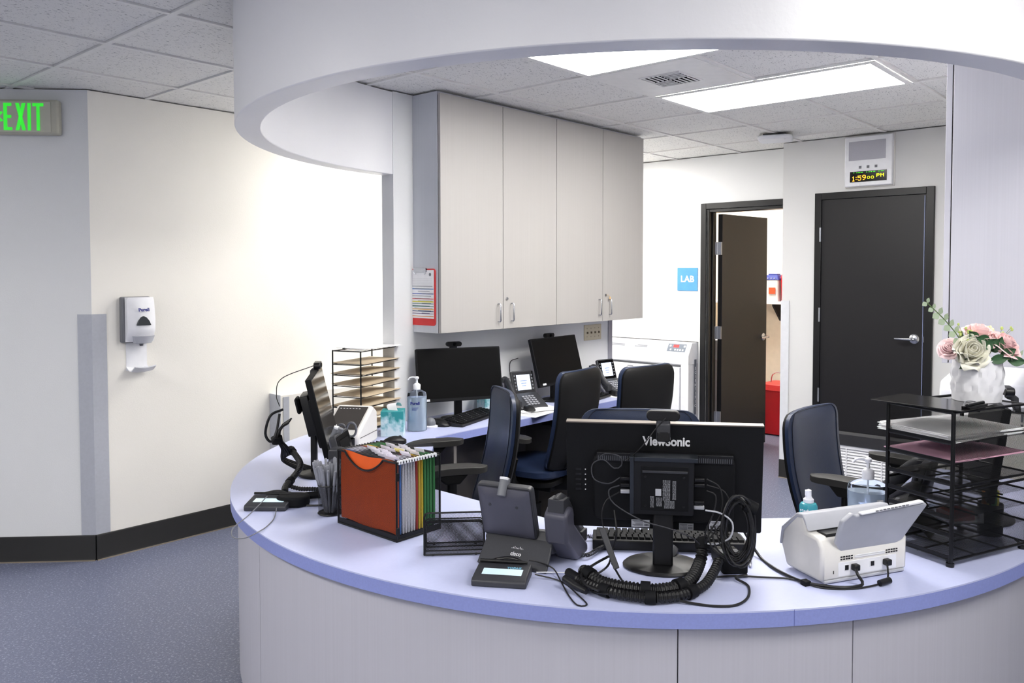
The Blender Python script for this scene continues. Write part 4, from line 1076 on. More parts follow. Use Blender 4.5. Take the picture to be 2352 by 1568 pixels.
b = B().lathe([(.0,.058),(.0135,.058),(.0135,.074),(.010,.078),(.0085,.082),(.0075,.084),(.0072,.104),(.0,.108)], 20); b.box(-.009,-.006,.086,.004,.006,.103); obj('spray_cap', b, WHITEP, t)
text(t, 'brand_label', 'Medi-aire', .0115, WHITEINK, (0,-.0243,.042), (1,0,0), (0,0,1), .0006)
# ------------------------------------------------------------------ tissue boxes
def tissue(label, loc, rz, group=None):
    t = thing('tissue_box', label, 'tissue box', (loc[0], loc[1], CT+.0006), rz, group)
    m = bpy.data.materials.get('teal cloud print')
    if not m:
        m = bpy.data.materials.new('teal cloud print'); m.use_nodes = True; nt = m.node_tree; bs = nt.nodes['Principled BSDF']; bs.inputs['Roughness'].default_value = .5
        tc = nt.nodes.new('ShaderNodeTexCoord'); n = nt.nodes.new('ShaderNodeTexNoise'); n.inputs['Scale'].default_value = 26; n.inputs['Detail'].default_value = 3
        sx = nt.nodes.new('ShaderNodeSeparateXYZ'); nt.links.new(tc.outputs['Object'], n.inputs[0]); nt.links.new(tc.outputs['Object'], sx.inputs[0])
        a = nt.nodes.new('ShaderNodeMath'); a.operation = 'MULTIPLY_ADD'; nt.links.new(sx.outputs[2], a.inputs[0]); a.inputs[1].default_value = 3.6; nt.links.new(n.outputs[0], a.inputs[2])
        r = nt.nodes.new('ShaderNodeValToRGB'); e = r.color_ramp.elements; e[0].position = .62; e[0].color = lin((210,228,232))+(1,); e[1].position = .90; e[1].color = lin((38,142,146))+(1,)
        x = r.color_ramp.elements.new(.75); x.color = lin((150,200,208))+(1,); nt.links.new(a.outputs[0], r.inputs[0]); nt.links.new(r.outputs[0], bs.inputs['Base Color'])
    obj('carton', B().box(-.057,-.057,0,.057,.057,.128), m, t, .0015)
    b = B().sheet(lambda u, v: (-.030+.085*u+.03*v, -.028+.05*v+.012*math.sin(u*5), .127+.030*math.sin(PI*u)*(1-.4*v)+.012*u), lambda u, v: (-.030+.085*u+.03*v, -.027+.05*v+.012*math.sin(u*5), .126+.030*math.sin(PI*u)*(1-.4*v)+.012*u), 14, 8)
    obj('tissue', b, M('white tissue', (240,240,242), .9), t)
    return t
tissue('teal patterned tissue box beside the clear sanitizer bottle', (2.640, 3.235), 45)
tissue('teal tissue box half hidden behind the nearest back desk monitor', (3.52, 3.40), -20)
# ------------------------------------------------------------------ tray racks
def paper_sheets(name, label, cat, parent_loc, rz, w, d, z, n, mat, sag=.0, group=None, thick=.0012, curl=0.0, skew=3, inked=False):
    t = thing(name, label, cat, parent_loc, rz, group); rnd = random.Random(int(z*1000)+n)
    for k in range(n):
        a = rnd.uniform(-skew, skew)
        b = B(); b.m = Matrix.Rotation(R(a), 4, 'Z') @ Matrix.Translation((rnd.uniform(-.008,.008), rnd.uniform(-.006,.006), z+k*thick*1.6))
        f = lambda u, v, o_: ((u-.5)*w, (v-.5)*d, sag*(1-(2*u-1)**2)*(1 if k else .8)+curl*math.sin(PI*u)*math.sin(PI*v)+o_)
        b.sheet(lambda u, v: f(u, v, thick), lambda u, v: f(u, v, 0), 12, 8); obj('sheet', b, mat, t)
    return t
# left rack: local x along the long side away from the near-left corner, local y depth
RL = (2.552, 3.385)
t = thing('tray_rack', 'black wire rack of trays full of manila folders at the desk left end', 'tray rack', (RL[0], RL[1], CT+.0006), 0)
# near post at origin, left post at (-.06,.14), right far post
pa, pb = Vector((0,0,0)), Vector((-.055,.165,0)); pr = Vector((.345,.115,0))
PT = [pa, pb, pb+pr, pa+pr]; HR = .425
for p in PT: obj('post', B().cyl(tuple(p), tuple(p+Vector((0,0,HR))), .004, 8), WIRE, t)
fold_loc = pa+(pb+pr)/2
for k in range(8):
    z = .012+k*.0565
    if k == 7: z = HR-.004
    b = B(); L = [tuple(p+Vector((0,0,z))) for p in PT]; b.tube(L+[L[0]], .0028, 6)
    for q in range(1, 8): a0 = pa+pr*(q/8); b.tube([tuple(a0+Vector((0,0,z-.002))), tuple(a0+(pb-pa)+Vector((0,0,z-.002)))], .0012, 5)
    obj('tray', b, WIRE, t)
ang = math.degrees(math.atan2(pr.y, pr.x))
cen = pa+(pb-pa)/2+pr/2
TIER = ['bottom', 'second', 'third', 'fourth', 'fifth', 'sixth', 'seventh']
for k in range(7):
    if k == 5: pass
    paper_sheets('manila_folder_stack', 'tan manila folders on the %s tray from the bottom of the left rack' % TIER[k], 'folders', (RL[0]+cen.x, RL[1]+cen.y, CT), ang, .345, .200, .0175+k*.0565, 2+(k % 3), MANILA, group='manila folders in the left rack', curl=.007, skew=2.0)
t = paper_sheets('paper_stack', 'white sheets on top of the left wire rack', 'papers', (RL[0]+cen.x+.02, RL[1]+cen.y, CT), ang-6, .30, .20, HR+.006, 2, PAPER, skew=4)
b = B(); b.tube([(RL[0]+.0,RL[1]+.15,CT+HR+.0055),(RL[0]+.12,RL[1]+.19,CT+HR+.0055)], .004, 8); t = meta(obj('binder_clip_rod', b, BLACK), 'thin black rod lying on the white sheets of the left rack', 'rod')
# right mesh rack
ar, al = R(-22), R(68)
RR = (2.470, .582)
t = thing('mesh_tray_rack', 'tall black mesh tray rack at the right end of the counter', 'tray rack', (RR[0], RR[1], CT+.0006), -22)
DX, DY, HH = .345, .215, .438
for x in (0, DX):
    for y in (0, DY): obj('post', B().ext_z([(x-.005,y-.004),(x+.005,y-.004),(x+.005,y+.004),(x-.005,y+.004)], .012, HH), WIRE, t, .001)
for y in (0, DY):
    b = B().lattice((0,y,.02),(1,0,0),(0,0,1),DX,HH-.03,.0042,.0015); obj('mesh_side', b, WIRE, t, smooth=False)
    for z in (.018,.212,.228,HH): obj('side_bar', B().tube([(0,y,z),(DX,y,z)], .0042, 8), WIRE, t)
TZ = [.022,.068,.112,.158,.222,.268,.325,.372,HH]
TZ = [.020,.085,.135,.180,.232,.292,.348,HH-.003]
for z in TZ:
    b = B(); b.tube([(0,0,z),(0,DY,z)],.0032,8); b.tube([(DX,0,z),(DX,DY,z)],.0032,8); b.box(-.002,0,z,.001,DY,z+.010)
    b.tube([(DX*.33,0,z-.002),(DX*.33,DY,z-.002)],.0025,6); b.tube([(DX*.66,0,z-.002),(DX*.66,DY,z-.002)],.0025,6); b.tube([(0,DY*.5,z-.002),(DX,DY*.5,z-.002)],.0028,6)
    x = .004
    while x < DX: b.add([(x,0,z),(x+.0022,0,z),(x+.0022,DY,z),(x,DY,z)], [(0,1,2,3)]); x += .0045
    y = .006
    while y < DY: b.add([(0,y,z+.0002),(0,y+.0010,z+.0002),(DX,y+.0010,z+.0002),(DX,y,z+.0002)], [(0,1,2,3)]); y += .012
    obj('tray', b, WIRE, t, smooth=False)
for x, y in ((.005,.006),(DX-.01,.006),(.005,DY-.01),(DX-.01,DY-.01)): obj('foot', B().cyl((x,y,-.0004),(x,y,.010),.011,12).tube([(x,y,.010),(x,y+.02,.022)],.004,8), BLACK, t)
def rk(x, y): return (RR[0]+x*math.cos(ar)-y*math.sin(ar), RR[1]+x*math.sin(ar)+y*math.cos(ar))
c_ = rk(.165,.135)
paper_sheets('paper_stack', 'thick stack of white papers on the upper tray of the mesh rack', 'papers', (c_[0],c_[1],CT), -22, .31, .255, .351, 7, PAPER, group='papers in the mesh rack', curl=.014, thick=.0018, skew=5)
c_ = rk(.165,.118)
paper_sheets('pink_paper_stack', 'pink sheets on the second tray of the mesh rack', 'papers', (c_[0],c_[1],CT), -22, .32, .235, .2955, 3, M('pink paper', (216,168,190), .8), group='papers in the mesh rack', thick=.0010, skew=2)
t = thing('black_clipboard', 'glossy black clipboard with a metal clip on top of the mesh rack', 'clipboard', (*rk(.075,.128), CT+HH+.0052), -12)
b = B().ext_z(rrect(.20,.275,.012), 0, .003); obj('board', b, M('glossy black board', (16,15,15), .12), t, .0005)
b = B(); b.cyl((-.045,-.125,.012),(.055,-.125,.012),.005,10); b.box(-.05,-.136,.003,.06,-.112,.010); obj('clip', b, GLOSSB, t, .001)
b = B().tube(smooth_path([(-.045,-.118,.008),(-.02,-.105,.013),(.01,-.10,.016),(.04,-.105,.013),(.055,-.118,.008)], .006), .0014, 6); obj('clip_wire', b, CHROME, t)
t = thing('stamp_case', 'clear plastic case with a red block on the second lowest mesh tray', 'case', (*rk(.16,.10), CT+.0880), -40)
ACR = M('clear acrylic', (235,240,245), .05, trans=.9, ior=1.3)
b = B(); b.box(-.055,-.05,0,.055,.05,.003); b.box(-.055,-.05,.003,-.052,.05,.035); b.box(.052,-.05,.003,.055,.05,.035); b.box(-.052,-.05,.003,.052,-.047,.035); b.box(-.052,.047,.003,.052,.05,.035); obj('case', b, ACR, t)
obj('red_block', B().box(-.04,-.035,.004,.038,.035,.030), M('brick red rubber', (176,62,48), .6), t, .003)
# highlighter cup behind the rack
t = thing('marker_cup', 'dark cup with yellow and orange markers behind the mesh rack', 'pen cup', (2.87, .565, CT+.0006), 0)
obj('cup', B().lathe([(.0,0),(.034,0),(.036,.004),(.037,.10),(.034,.10),(.033,.004)], 24), BLACKM, t)
for k, (dx, dy, c) in enumerate(((.012,.01,(236,220,40)),(-.012,.012,(240,150,40)),(.0,-.014,(236,220,40)),(-.016,-.006,(60,150,80)))):
    m_ = thing('marker', ('yellow marker nearest the rack','orange marker','second yellow marker','green marker')[k]+' in the dark cup behind the mesh rack', 'marker', (2.87+dx, .565+dy, CT+.006), 40*k, 'markers in the dark cup')
    mm = M('marker %d %d %d' % c, c, .4); obj('barrel', B().tube([(0,0,0),(dx*.5,dy*.5,.10)],[.007,.007],10), mm, m_); obj('cap', B().tube([(dx*.5,dy*.5,.095),(dx*.7,dy*.7,.135)],[.0082,.0075],10), mm, m_)
make_phone('black desk phone standing behind the mesh tray rack', (2.80, .70), 95, cam_=False)
# ------------------------------------------------------------------ flower pot
FP = (2.655, .565)
FZ = CT+HH+.009
FP = rk(.225, .085)
t = thing('flower_pot', 'white faceted ceramic pot holding roses on top of the mesh rack', 'pot', (FP[0], FP[1], FZ), 0)
nn, mm_ = 48, 24
def potp(i, j):
    v = j/mm_; a = 2*PI*i/nn
    d = math.cos(12*a/1.0+math.sin(v*PI*2.2)*0)*0
    ridge = abs(((i/nn*14+v*1.5) % 1)-.5)+abs(((i/nn*14-v*1.5) % 1)-.5)
    r_ = .066+.004*math.sin(PI*v)+.011*(ridge-.5)*min(1, 4*v, 4*(1-v)+.2)
    return (r_*math.cos(a), r_*math.sin(a), v*.125)
b = B(); b.add([potp(i, j) for j in range(mm_+1) for i in range(nn)]+[(0,0,0)]+[(.060*math.cos(2*PI*i/nn), .060*math.sin(2*PI*i/nn), .125) for i in range(nn)]+[(.058*math.cos(2*PI*i/nn), .058*math.sin(2*PI*i/nn), .1) for i in range(nn)]+[(0,0,.1)],
  [(j*nn+i, j*nn+(i+1)%nn, (j+1)*nn+(i+1)%nn, (j+1)*nn+i) for j in range(mm_) for i in range(nn)]+[((i+1)%nn, i, (mm_+1)*nn) for i in range(nn)]
  +[(mm_*nn+i, mm_*nn+(i+1)%nn, (mm_+1)*nn+1+(i+1)%nn, (mm_+1)*nn+1+i) for i in range(nn)]+[((mm_+1)*nn+1+i, (mm_+1)*nn+1+(i+1)%nn, (mm_+2)*nn+1+(i+1)%nn, (mm_+2)*nn+1+i) for i in range(nn)]+[((mm_+2)*nn+1+i, (mm_+2)*nn+1+(i+1)%nn, (mm_+3)*nn+1) for i in range(nn)])
obj('pot', b, M('white glazed ceramic', (226,226,230), .35, var=.02), t)
def rose(label, c, axis, rad, col, seed, pointed=False, group=None):
    t = thing('rose', label, 'flower', c, 0, group); t.rotation_euler = Vector(axis).to_track_quat('Z', 'Y').to_euler()
    rnd = random.Random(seed); mm = M('petal %d %d %d' % col, col, .65, var=.04, vscale=30)
    # nested cup petals, tight at the heart and opening outward
    rings = ((3,.13,.60,0.0),(4,.25,.60,.02),(5,.40,.56,.06),(5,.56,.48,.14),(6,.72,.36,.26),(6,.86,.20,.42))
    for ring, (k, rb, zt, curl) in enumerate(rings):
        for i in range(k):
            a0 = 2*PI*i/k+ring*.9+rnd.uniform(-.15,.15); wd = 2*PI/k*(1.55 if ring < 3 else 1.35); zj = rnd.uniform(-.04,.04)
            if pointed and ring >= 3: curl = curl*.75
            def pf(u, v, o_, a0=a0, wd=wd, rb=rb, zt=zt, curl=curl, zj=zj, ring=ring):
                e = abs(2*u-1); 
                if pointed and ring >= 3: top = zt+zj+.18*(1-e)-.30*e**3; ww = wd*(1-.55*v**3)
                else: top = zt+zj-.22*e**4; ww = wd
                a = a0+(u-.5)*ww; base = -.60
                zz = base+(top-base)*v; q = math.sin(min(1, v*1.15)*PI*.5)
                rr = rb*(.25+.75*q)+curl*v**3+.05*e*e
                zz -= curl*.55*v**6
                return ((rr*rad+o_)*math.cos(a), (rr*rad+o_)*math.sin(a), zz*rad)
            b = B().sheet(lambda u, v: pf(u, v, .0007), lambda u, v: pf(u, v, 0), 8, 8); obj('petal', b, mm, t)
    return t
ZP = FZ+.125
def fw_(px, py, z): return (FP[0]+px, FP[1]+py, ZP+z)
# direction to the right of the picture and away from the camera
RI = Vector((.655,-.755,0)); AW = Vector((.755,.655,0))
def pos(r_, a_, z): return tuple(Vector((FP[0], FP[1], ZP+z))+RI*r_+AW*a_)
rose('large white rose drooping over the left side of the pot', pos(-.047,-.050,.026), (-.72,-.50,.45), .050, (242,240,226), 1, True, 'roses in the white pot')
rose('pink rose at the top middle of the bouquet', pos(.006,-.0,.078), (-.1,-.25,1), .042, (252,220,219), 2, group='roses in the white pot')
rose('pink rose at the right side of the bouquet', pos(.062,-.035,.045), (-.15,-.75,.75), .044, (252,216,216), 3, group='roses in the white pot')
rose('pale pink rose tucked behind the white rose', pos(-.080,.01,.03), (-.8,.0,.5), .028, (250,222,224), 4, group='roses in the white pot')
LG = M('sage leaf', (160,176,150), .6, var=.08, vscale=40); DG = M('dark green leaf', (58,92,60), .55, var=.1, vscale=40); YG = M('yellow green bud', (190,206,120), .6); STM = M('green stem', (96,120,72), .6)
def leaf_mesh(parent, p, dirv, w, l, mat, name='leaf', up=(0,0,1), fold=.15):
    d = Vector(dirv).normalized(); s_ = d.cross(Vector(up)); s_ = s_.normalized() if s_.length > .01 else Vector((1,0,0)); n_ = s_.cross(d)
    def f(u, v, o_):
        ww = w*math.sin(PI*min(.98, max(.02, v))**.9)*(u-.5)
        q = Vector(p)+d*(l*v)+s_*ww+n_*(abs(u-.5)*2*fold*w*.5-.25*l*v*v*.4+o_); return tuple(q)
    b = B().sheet(lambda u, v: f(u, v, .0005), lambda u, v: f(u, v, 0), 4, 8); return obj(name, b, mat, parent)
t = thing('eucalyptus_sprig', 'grey green eucalyptus sprig reaching up to the left from the bouquet', 'sprig', pos(-.02,0,0), 0)
st = smooth_path([(0,0,-.03),tuple(RI*-.03+Vector((0,0,.05))),tuple(RI*-.075+Vector((0,0,.11))),tuple(RI*-.135+Vector((0,0,.168)))], .008)
obj('stem', B().tube(st, .0016, 6), STM, t)
for k in range(8, len(st), 3):
    for s_ in (-1, 1):
        q = st[k]; r_ = .0125 if k < len(st)-5 else .009
        leaf_mesh(t, q, RI*(-.25)+Vector((0,0,.2))+(Vector((0,0,1))*s_*.8+RI*s_*.75), r_*1.7, r_*1.8, LG, up=tuple(-AW+RI*.5*s_), fold=0)
t = thing('eucalyptus_sprig', 'leafy green sprig hanging out at the right edge of the bouquet', 'sprig', pos(.04,0,0), 0)
st = smooth_path([(0,0,-.02),tuple(RI*.05+Vector((0,0,.015))),tuple(RI*.085+Vector((0,0,.005))),tuple(RI*.115+Vector((0,0,-.02)))], .008)
obj('stem', B().tube(st, .0014, 6), STM, t)
for k in range(5, len(st)):
    s_ = 1 if k % 2 else -1; leaf_mesh(t, st[k], RI*.6+Vector((0,0,s_*.9)), .010, .024, LG if k % 3 else YG, up=tuple(-AW), fold=0)
for i, (r_, a_, z, lab) in enumerate(((-.055,-.01,.075,'yellow green bud spray at the left behind the white rose'),(.040,.01,.085,'pale bell flower spray standing between the two pink roses'),(.085,.01,.06,'thin green bud spray at the right of the bouquet'))):
    t = thing('filler_spray', lab, 'sprig', pos(0,0,0), 0); rnd = random.Random(20+i); tip = RI*r_+AW*a_+Vector((0,0,z))
    b = B().tube(smooth_path([tuple(tip*.2+Vector((0,0,-.03))), tuple(tip*.7), tuple(tip)], .01), .0014, 6)
    bb = B()
    for k in range(16 if i < 2 else 6):
        q = tip*(.72+.28*rnd.random())+Vector((rnd.uniform(-.022,.022), rnd.uniform(-.022,.022), rnd.uniform(-.02,.035))) if i != 1 else tip*(.70+.42*k/16)+Vector((rnd.uniform(-.010,.010), rnd.uniform(-.010,.010), 0))
        b.tube([tuple(tip*.75), tuple(q)], .0006, 4); o = obj('bud', B().ball(tuple(q), rnd.uniform(.003,.0055), 8, (1,1,1.3)), YG if i != 1 else M('cream bell flower', (232,232,196), .6), t)
    obj('stem', b, STM, t)
t = thing('rose_foliage', 'dark green rose leaves between the flowers of the pot', 'leaves', pos(0,0,0), 0)
for (r_, a_, z, dr, dz, w, l) in ((-.01,-.05,.035,.5,.5,.030,.045),(.02,-.055,.03,.3,.9,.032,.045),(.03,-.06,.010,.8,.5,.034,.050),(.0,-.06,.0,.9,.2,.03,.055),(.055,-.06,.0,1,-.05,.03,.05),(-.02,-.03,.055,-.6,.6,.032,.045),(.01,-.045,.055,-1,.3,.03,.05),(.02,-.02,.03,.6,.2,.03,.04),(.04,-.055,.03,-.3,1,.026,.035),(-.04,-.03,.0,-.6,-.4,.03,.05)):
    leaf_mesh(t, tuple(RI*r_+AW*a_+Vector((0,0,z))), RI*dr+Vector((0,0,dz))-AW*.3, w, l, DG, up=tuple(-AW), fold=.3)
# ------------------------------------------------------------------ card terminal, pens, small desk things
t = thing('card_terminal', 'black card payment terminal with coloured keys right of the centre monitor', 'card terminal', (2.055, 1.045, CT+.0006), -48)
# local y points away from the camera, keys face up and away
b = B().ext_x([(-.045,.0),(.085,.0),(.090,.020),(.080,.034),(-.030,.046),(-.045,.040)], -.036, .036); obj('case', b, BLACKM, t, .006, 3)
rowc = [(70,190,60),(226,204,50),(206,60,46)]
b = B()
kk = 0
for i in range(3):
    for j in range(4):
        x = -.020+i*.020; y = -.018+j*.018; z = .0452-(y+.03)*.109
        c = rowc[i] if j == 0 else (66,68,74)
        o = obj('key', B().box(x-.0075,y-.006,z-.002,x+.0075,y+.006,z+.0035), M('key %d %d %d' % c, c, .5), t, .001, 1)
obj('display', B().box(-.028,.055,.0355,.028,.080,.0375), SCREENOFF, t)
t = thing('pen', 'silver ballpoint pen lying on the counter right of the card terminal', 'pen', (2.155, 1.037, CT+.006), 27)
obj('barrel', B().tube([(-.07,0,0),(-.06,0,0),(.05,0,0),(.06,0,0)], [.0012,.0042,.0048,.0044], 10), LTGREY, t); obj('clip', B().box(.02,-.001,.0045,.06,.001,.0062).tube([(.06,0,0),(.072,0,0)],.0025,8), CHROME, t); obj('grip', B().tube([(-.058,0,0),(-.03,0,0)],[.0045,.0052],10), MIDGREY, t)
t = thing('desk_bell', 'small grey domed gadget on a white base in front of the back desk monitor', 'desk gadget', (2.90, 3.245, CT+.0006), 0)
obj('base', B().lathe([(0,0),(.042,0),(.043,.008),(.03,.012),(0,.012)], 24), WHITEP, t); obj('dome', B().lathe([(.030,.012),(.032,.022),(.026,.040),(.014,.050),(.004,.053),(0,.053)], 24), MIDGREY, t)
t = thing('scissors', 'grey handled scissors standing behind the file box', 'scissors', (2.13, 2.93, CT+.062), -50)
for s_ in (-1, 1):
    b = B().tube([(s_*.022+.021*math.cos(2*PI*k/20), 0, .075+.031*math.sin(2*PI*k/20)+ (s_*.004)) for k in range(21)], .0048, 8, caps=False, flat=1.1); obj('handle', b, MIDGREY, t)
    obj('blade', B().prism([(s_*.012,.048),(s_*.004,.048),(-s_*.003,-.06)], lambda x,z:(x,-.001*s_-.0005,z), lambda x,z:(x,-.001*s_+.0005,z)), CHROME, t)
t = thing('scissors_holder', 'dark open pencil cup hidden behind the file box', 'pen cup', (2.13, 2.93, CT+.0006), 0); obj('cup', B().lathe([(0,0),(.034,0),(.036,.1),(.033,.1),(.032,.004)], 24), BLACKM, t)
# label printer with a dark panel on its slanted lid
t = thing('label_printer', 'white desktop printer with a dark slanted control panel behind the left monitor', 'printer', (2.30, 3.14, CT+.0006), -60)
t.scale = (1.3, 1.3, 1.3)
b = B().ext_x([(-.085,.012),(-.09,.055),(-.075,.075),(.055,.150),(.095,.125),(.10,.02),(.08,.012)], -.070, .070); obj('housing', b, OFFW, t, .010, 3)
b = B(); u_ = Vector((0,.13,.075)).normalized(); n_ = Vector((0,-u_.z,u_.y)); c0 = Vector((0,-.012,.113))
b.add([tuple(c0+Vector((x,0,0))+u_*y+n_*h_) for h_ in (.0002,.0018) for x, y in ((-.056,-.062),(.056,-.062),(.056,.062),(-.056,.062))], [(0,1,2,3),(4,5,6,7),(0,1,5,4),(1,2,6,5),(2,3,7,6),(3,0,4,7)]); obj('control_panel', b, M('brown black panel', (52,48,46), .35), t)
b = B()
for k in range(7):
    x = -.045+k*.012; q = c0+Vector((x,0,0))+u_*.05+n_*.002; b.cbox(tuple(q), (.006,.003,.0006), Matrix.Rotation(math.atan2(.075,.13), 3, 'X'))
q = c0+Vector((-.035,0,0))+u_*-.045+n_*.002; b.cbox(tuple(q), (.018,.008,.0006), Matrix.Rotation(math.atan2(.075,.13), 3, 'X')); obj('panel_print', b, WHITEINK, t)
obj('base', B().ext_z(rrect(.13,.16,.02), 0, .013), BLACK, t)
obj('body_seam', B().box(-.0712,-.07,.052,-.0698,.09,.0535).box(.0698,-.07,.052,.0712,.09,.0535), DARKGAP, t)
# papers on the back desk
for (x, y, a, l, z) in ((3.60,3.125,12,'printed sheet under the mouse on the back desk',0.0008),(3.70,3.20,-14,'white sheets lying behind the mouse on the back desk',.004),(4.52,3.12,8,'sheet near the headset at the far end of the back desk',.0008)):
    t = paper_sheets('paper', l, 'paper', (x, y, CT), a, .28, .215, z, 1 if z < .002 else 3, PAPER, curl=0 if z < .002 else .012, thick=.0006)
    b = B(); b.m = Matrix.Translation((0,0,z+.0016))
    for k in range(6): b.box(-.10, -.07+k*.012, 0, .02+.015*(k%3), -.068+k*.012, .0003)
    if z < .002: obj('printed_text', b, INKG, t)
# headset
t = thing('headset', 'black call headset with a raised microphone boom on the back desk', 'headset', (4.66, 3.245, CT+.0008), 35)
for y in (-.045, .045):
    b = B().tube([(0,y-.016,.045),(0,y-.010,.045),(0,y+.010,.045),(0,y+.016,.045)], [.032,.042,.042,.034], 20); obj('ear_cup', b, BLACK, t, .002)
b = B().tube([(.0+.11*math.sin(PI*k/16), -.045+.09*k/16, .05) for k in range(17)], .006, 8, flat=.6); obj('headband', b, BLACK, t)
b = B().tube(smooth_path([(0,-.065,.05),(-.02,-.072,.09),(-.02,-.07,.14),(-.0,-.062,.165)], .01), .0035, 8); b.ball((0,-.062,.168), .006, 8); obj('mic_boom', b, BLACK, t)
# printer / copier beyond the rack
t = thing('copier', 'large white office copier behind the flower pot', 'copier', (4.0, .70, 0), 4)
b = B().box(0,-.25,.10,.62,.30,.98); obj('cabinet_body', b, OFFW, t, .010); b = B().ext_y([(.0,.985),(.0,1.06),(.03,1.10),(.62,1.14),(.62,.985)], -.27, .30); obj('scanner_top', b, WHITEP, t, .008)
obj('side_groove', B().box(-.002,.265,.30,.001,.27,1.0).box(-.002,-.2,.985,.001,.28,.99), DARKGAP, t)
b = B()
for r_ in range(2):
    for k in range(14): b.box(-.0035,-.03-k*.013,.90+r_*.045,.0015,-.022-k*.013,.935+r_*.045)
obj('vent_slots', b, MIDGREY, t)
for k, x in enumerate((.05,.55)):
    for y in (-.2,.24): obj('caster', B().cyl((x,y-.015,.035),(x,y+.015,.035),.034,16).cyl((x,y,.05),(x,y,.102),.012,8), BLACK, t)
# ------------------------------------------------------------------ freezer in the niche of the lab wall
t = thing('lab_freezer', 'white undercounter lab freezer with a slanted control strip beside the doorway', 'freezer', (6.07, 3.50, 0), 0)
obj('cabinet_body', B().box(.03,.01,.02,.62,.90,.84), WHITEP, t, .003)
b = B().ext_y([(.0,.80),(.0,.88),(.06,.985),(.62,.985),(.62,.80)], .0, .91); obj('control_housing', b, WHITEP, t, .003)
obj('side_column', B().box(-.0,.0,.02,.03,.075,.80), WHITEP, t, .002)
dr = obj('door', B().box(-.008,.085,.05,.028,.895,.775), WHITEP, t, .006)
obj('door_gasket', B().box(.0285,.078,.04,.0295,.90,.79), MIDGREY, t)
sl_ = Vector((.06,0,.105)).normalized(); nn_ = Vector((-sl_.z,0,sl_.x))
def plate(name, y0, y1, a0, a1, mat, h_=.0015, parent=t):
    o = Vector((0,0,.88)); P = [o+sl_*a+Vector((0,y,0))+nn_*.0003 for y, a in ((y0,a0),(y1,a0),(y1,a1),(y0,a1))]
    b = B().add([tuple(p) for p in P]+[tuple(p+nn_*h_) for p in P], [(0,1,2,3),(4,5,6,7),(0,1,5,4),(1,2,6,5),(2,3,7,6),(3,0,4,7)]); return obj(name, b, mat, parent)
cp = plate('control_panel', .045, .225, .03, .105, M('slate panel', (112,120,132), .5))
plate('display', .115, .170, .070, .095, M('red led display', (190,50,50), .5, emit=.6), .003, cp)
for y in (.06, .20): plate('button', y-.008, y+.008, .075, .092, WHITEP, .003, cp)
for y in (.07,.095,.12,.145,.19): plate('button', y-.007, y+.007, .040, .055, WHITEP, .003, cp)
for (y0, y1) in ((.42,.58),(.66,.86)): 
    pl_ = plate('name_plate', y0, y1, .045, .085, LTGREY); 
    for k in range(2): plate('printed_line', y0+.015, y1-.015-.03*k, .055+k*.012, .060+k*.012, INKG, .0022, pl_)
for (y, w) in ((.30,.06),(.56,.06)): obj('hinge_slot', B().box(-.0105,y,.752,-.0085,y+w,.757), INKG, dr)
obj('sticker', B().box(-.0100,.56,.58,-.0085,.66,.68), M('grey sticker', (168,170,176), .6), dr)
st_ = obj('sticker', B().box(-.0100,.30,.60,-.0085,.50,.665), M('slate sticker', (130,142,166), .6), dr)
b = B()
for k in range(3): b.box(-.0108,.33,.61+k*.018,-.0101,.47-k*.02,.620+k*.018)
obj('printed_text', b, WHITEINK, st_)
nb = obj('name_strip', B().box(.10,-.0015,.36,.135,-.0002,.84), M('dark strip', (96,100,110), .5), t)
text(nb, 'lettering', 'S\nC\nI\nE\nN\nT\nI\nF\nI\nC', .036, WHITEINK, (.1175, -.0022, .60), (1,0,0), (0,0,1), .001, bold=.0006).scale = (1,1,1)
# ------------------------------------------------------------------ inside the lab
t = thing('wall_shelf', 'white wall shelf inside the lab carrying sharps containers', 'shelf', (8.05, 3.55, 1.27))
obj('shelf_board', B().box(-.26,-.75,0,-.001,.75,.025), WHITEP, t, .002)
for y in (-.5,.0,.5): obj('bracket', B().ext_y([(-.002,-.002),(-.20,-.002),(-.20,-.02),(-.02,-.18),(-.002,-.18)], y-.01, y+.01), DARKGAP, t)
def sharps(label, y, col, lid, w=.15, h=.22, red=False):
    t = thing('sharps_container', label, 'container', (7.92, y, 1.2955), 0)
    b = B().prism(rrect(.17,w,.02), lambda x,yy:(x*.9,yy*.9,0), lambda x,yy:(x,yy,h)); obj('tub', b, M('tub %d %d %d' % col, col, .35, trans=.1), t, .003)
    b = B().prism(rrect(.18,w+.01,.02), lambda x,yy:(x,yy,h+.0005), lambda x,yy:(x*.8,yy*.8,h+.05)); b.box(-.04,-w*.3,h+.05,.04,w*.3,h+.065); obj('lid', b, M('lid %d %d %d' % lid, lid, .4), t, .004)
    obj('sticker', B().box(-.0885,-.05,h*.35,-.0862,.02,h*.65) if not red else B().box(-.0885,-.055,h*.25,-.0862,-.02,h*.75), M('label %s' % red, (230,80,40) if not red else (230,200,50), .5), t)
    b = B()
    for k in range(3): b.ball((-.092,-.04+k*.035,h+.018), .006, 6)
    obj('lid_studs', b, WHITEP, t)
    return t
sharps('translucent sharps container with a blue lid beside the lab door edge', 3.57, (222,216,214), (50,62,140), .16)
sharps('second blue lidded sharps container behind the lab door', 3.76, (222,216,214), (50,62,140), .16)
sharps('red sharps container next to the blue lidded one', 3.395, (196,24,34), (214,50,60), .15, .24, True)
t = thing('waste_bin', 'red biohazard waste bin on the lab floor', 'waste bin', (7.62, 3.34, 0), 0)
b = B().prism(rrect(.36,.34,.05), lambda x,y:(x*.86,y*.86,.01), lambda x,y:(x,y,.44)); obj('body', b, M('red bin plastic', (190,22,30), .35), t, .004)
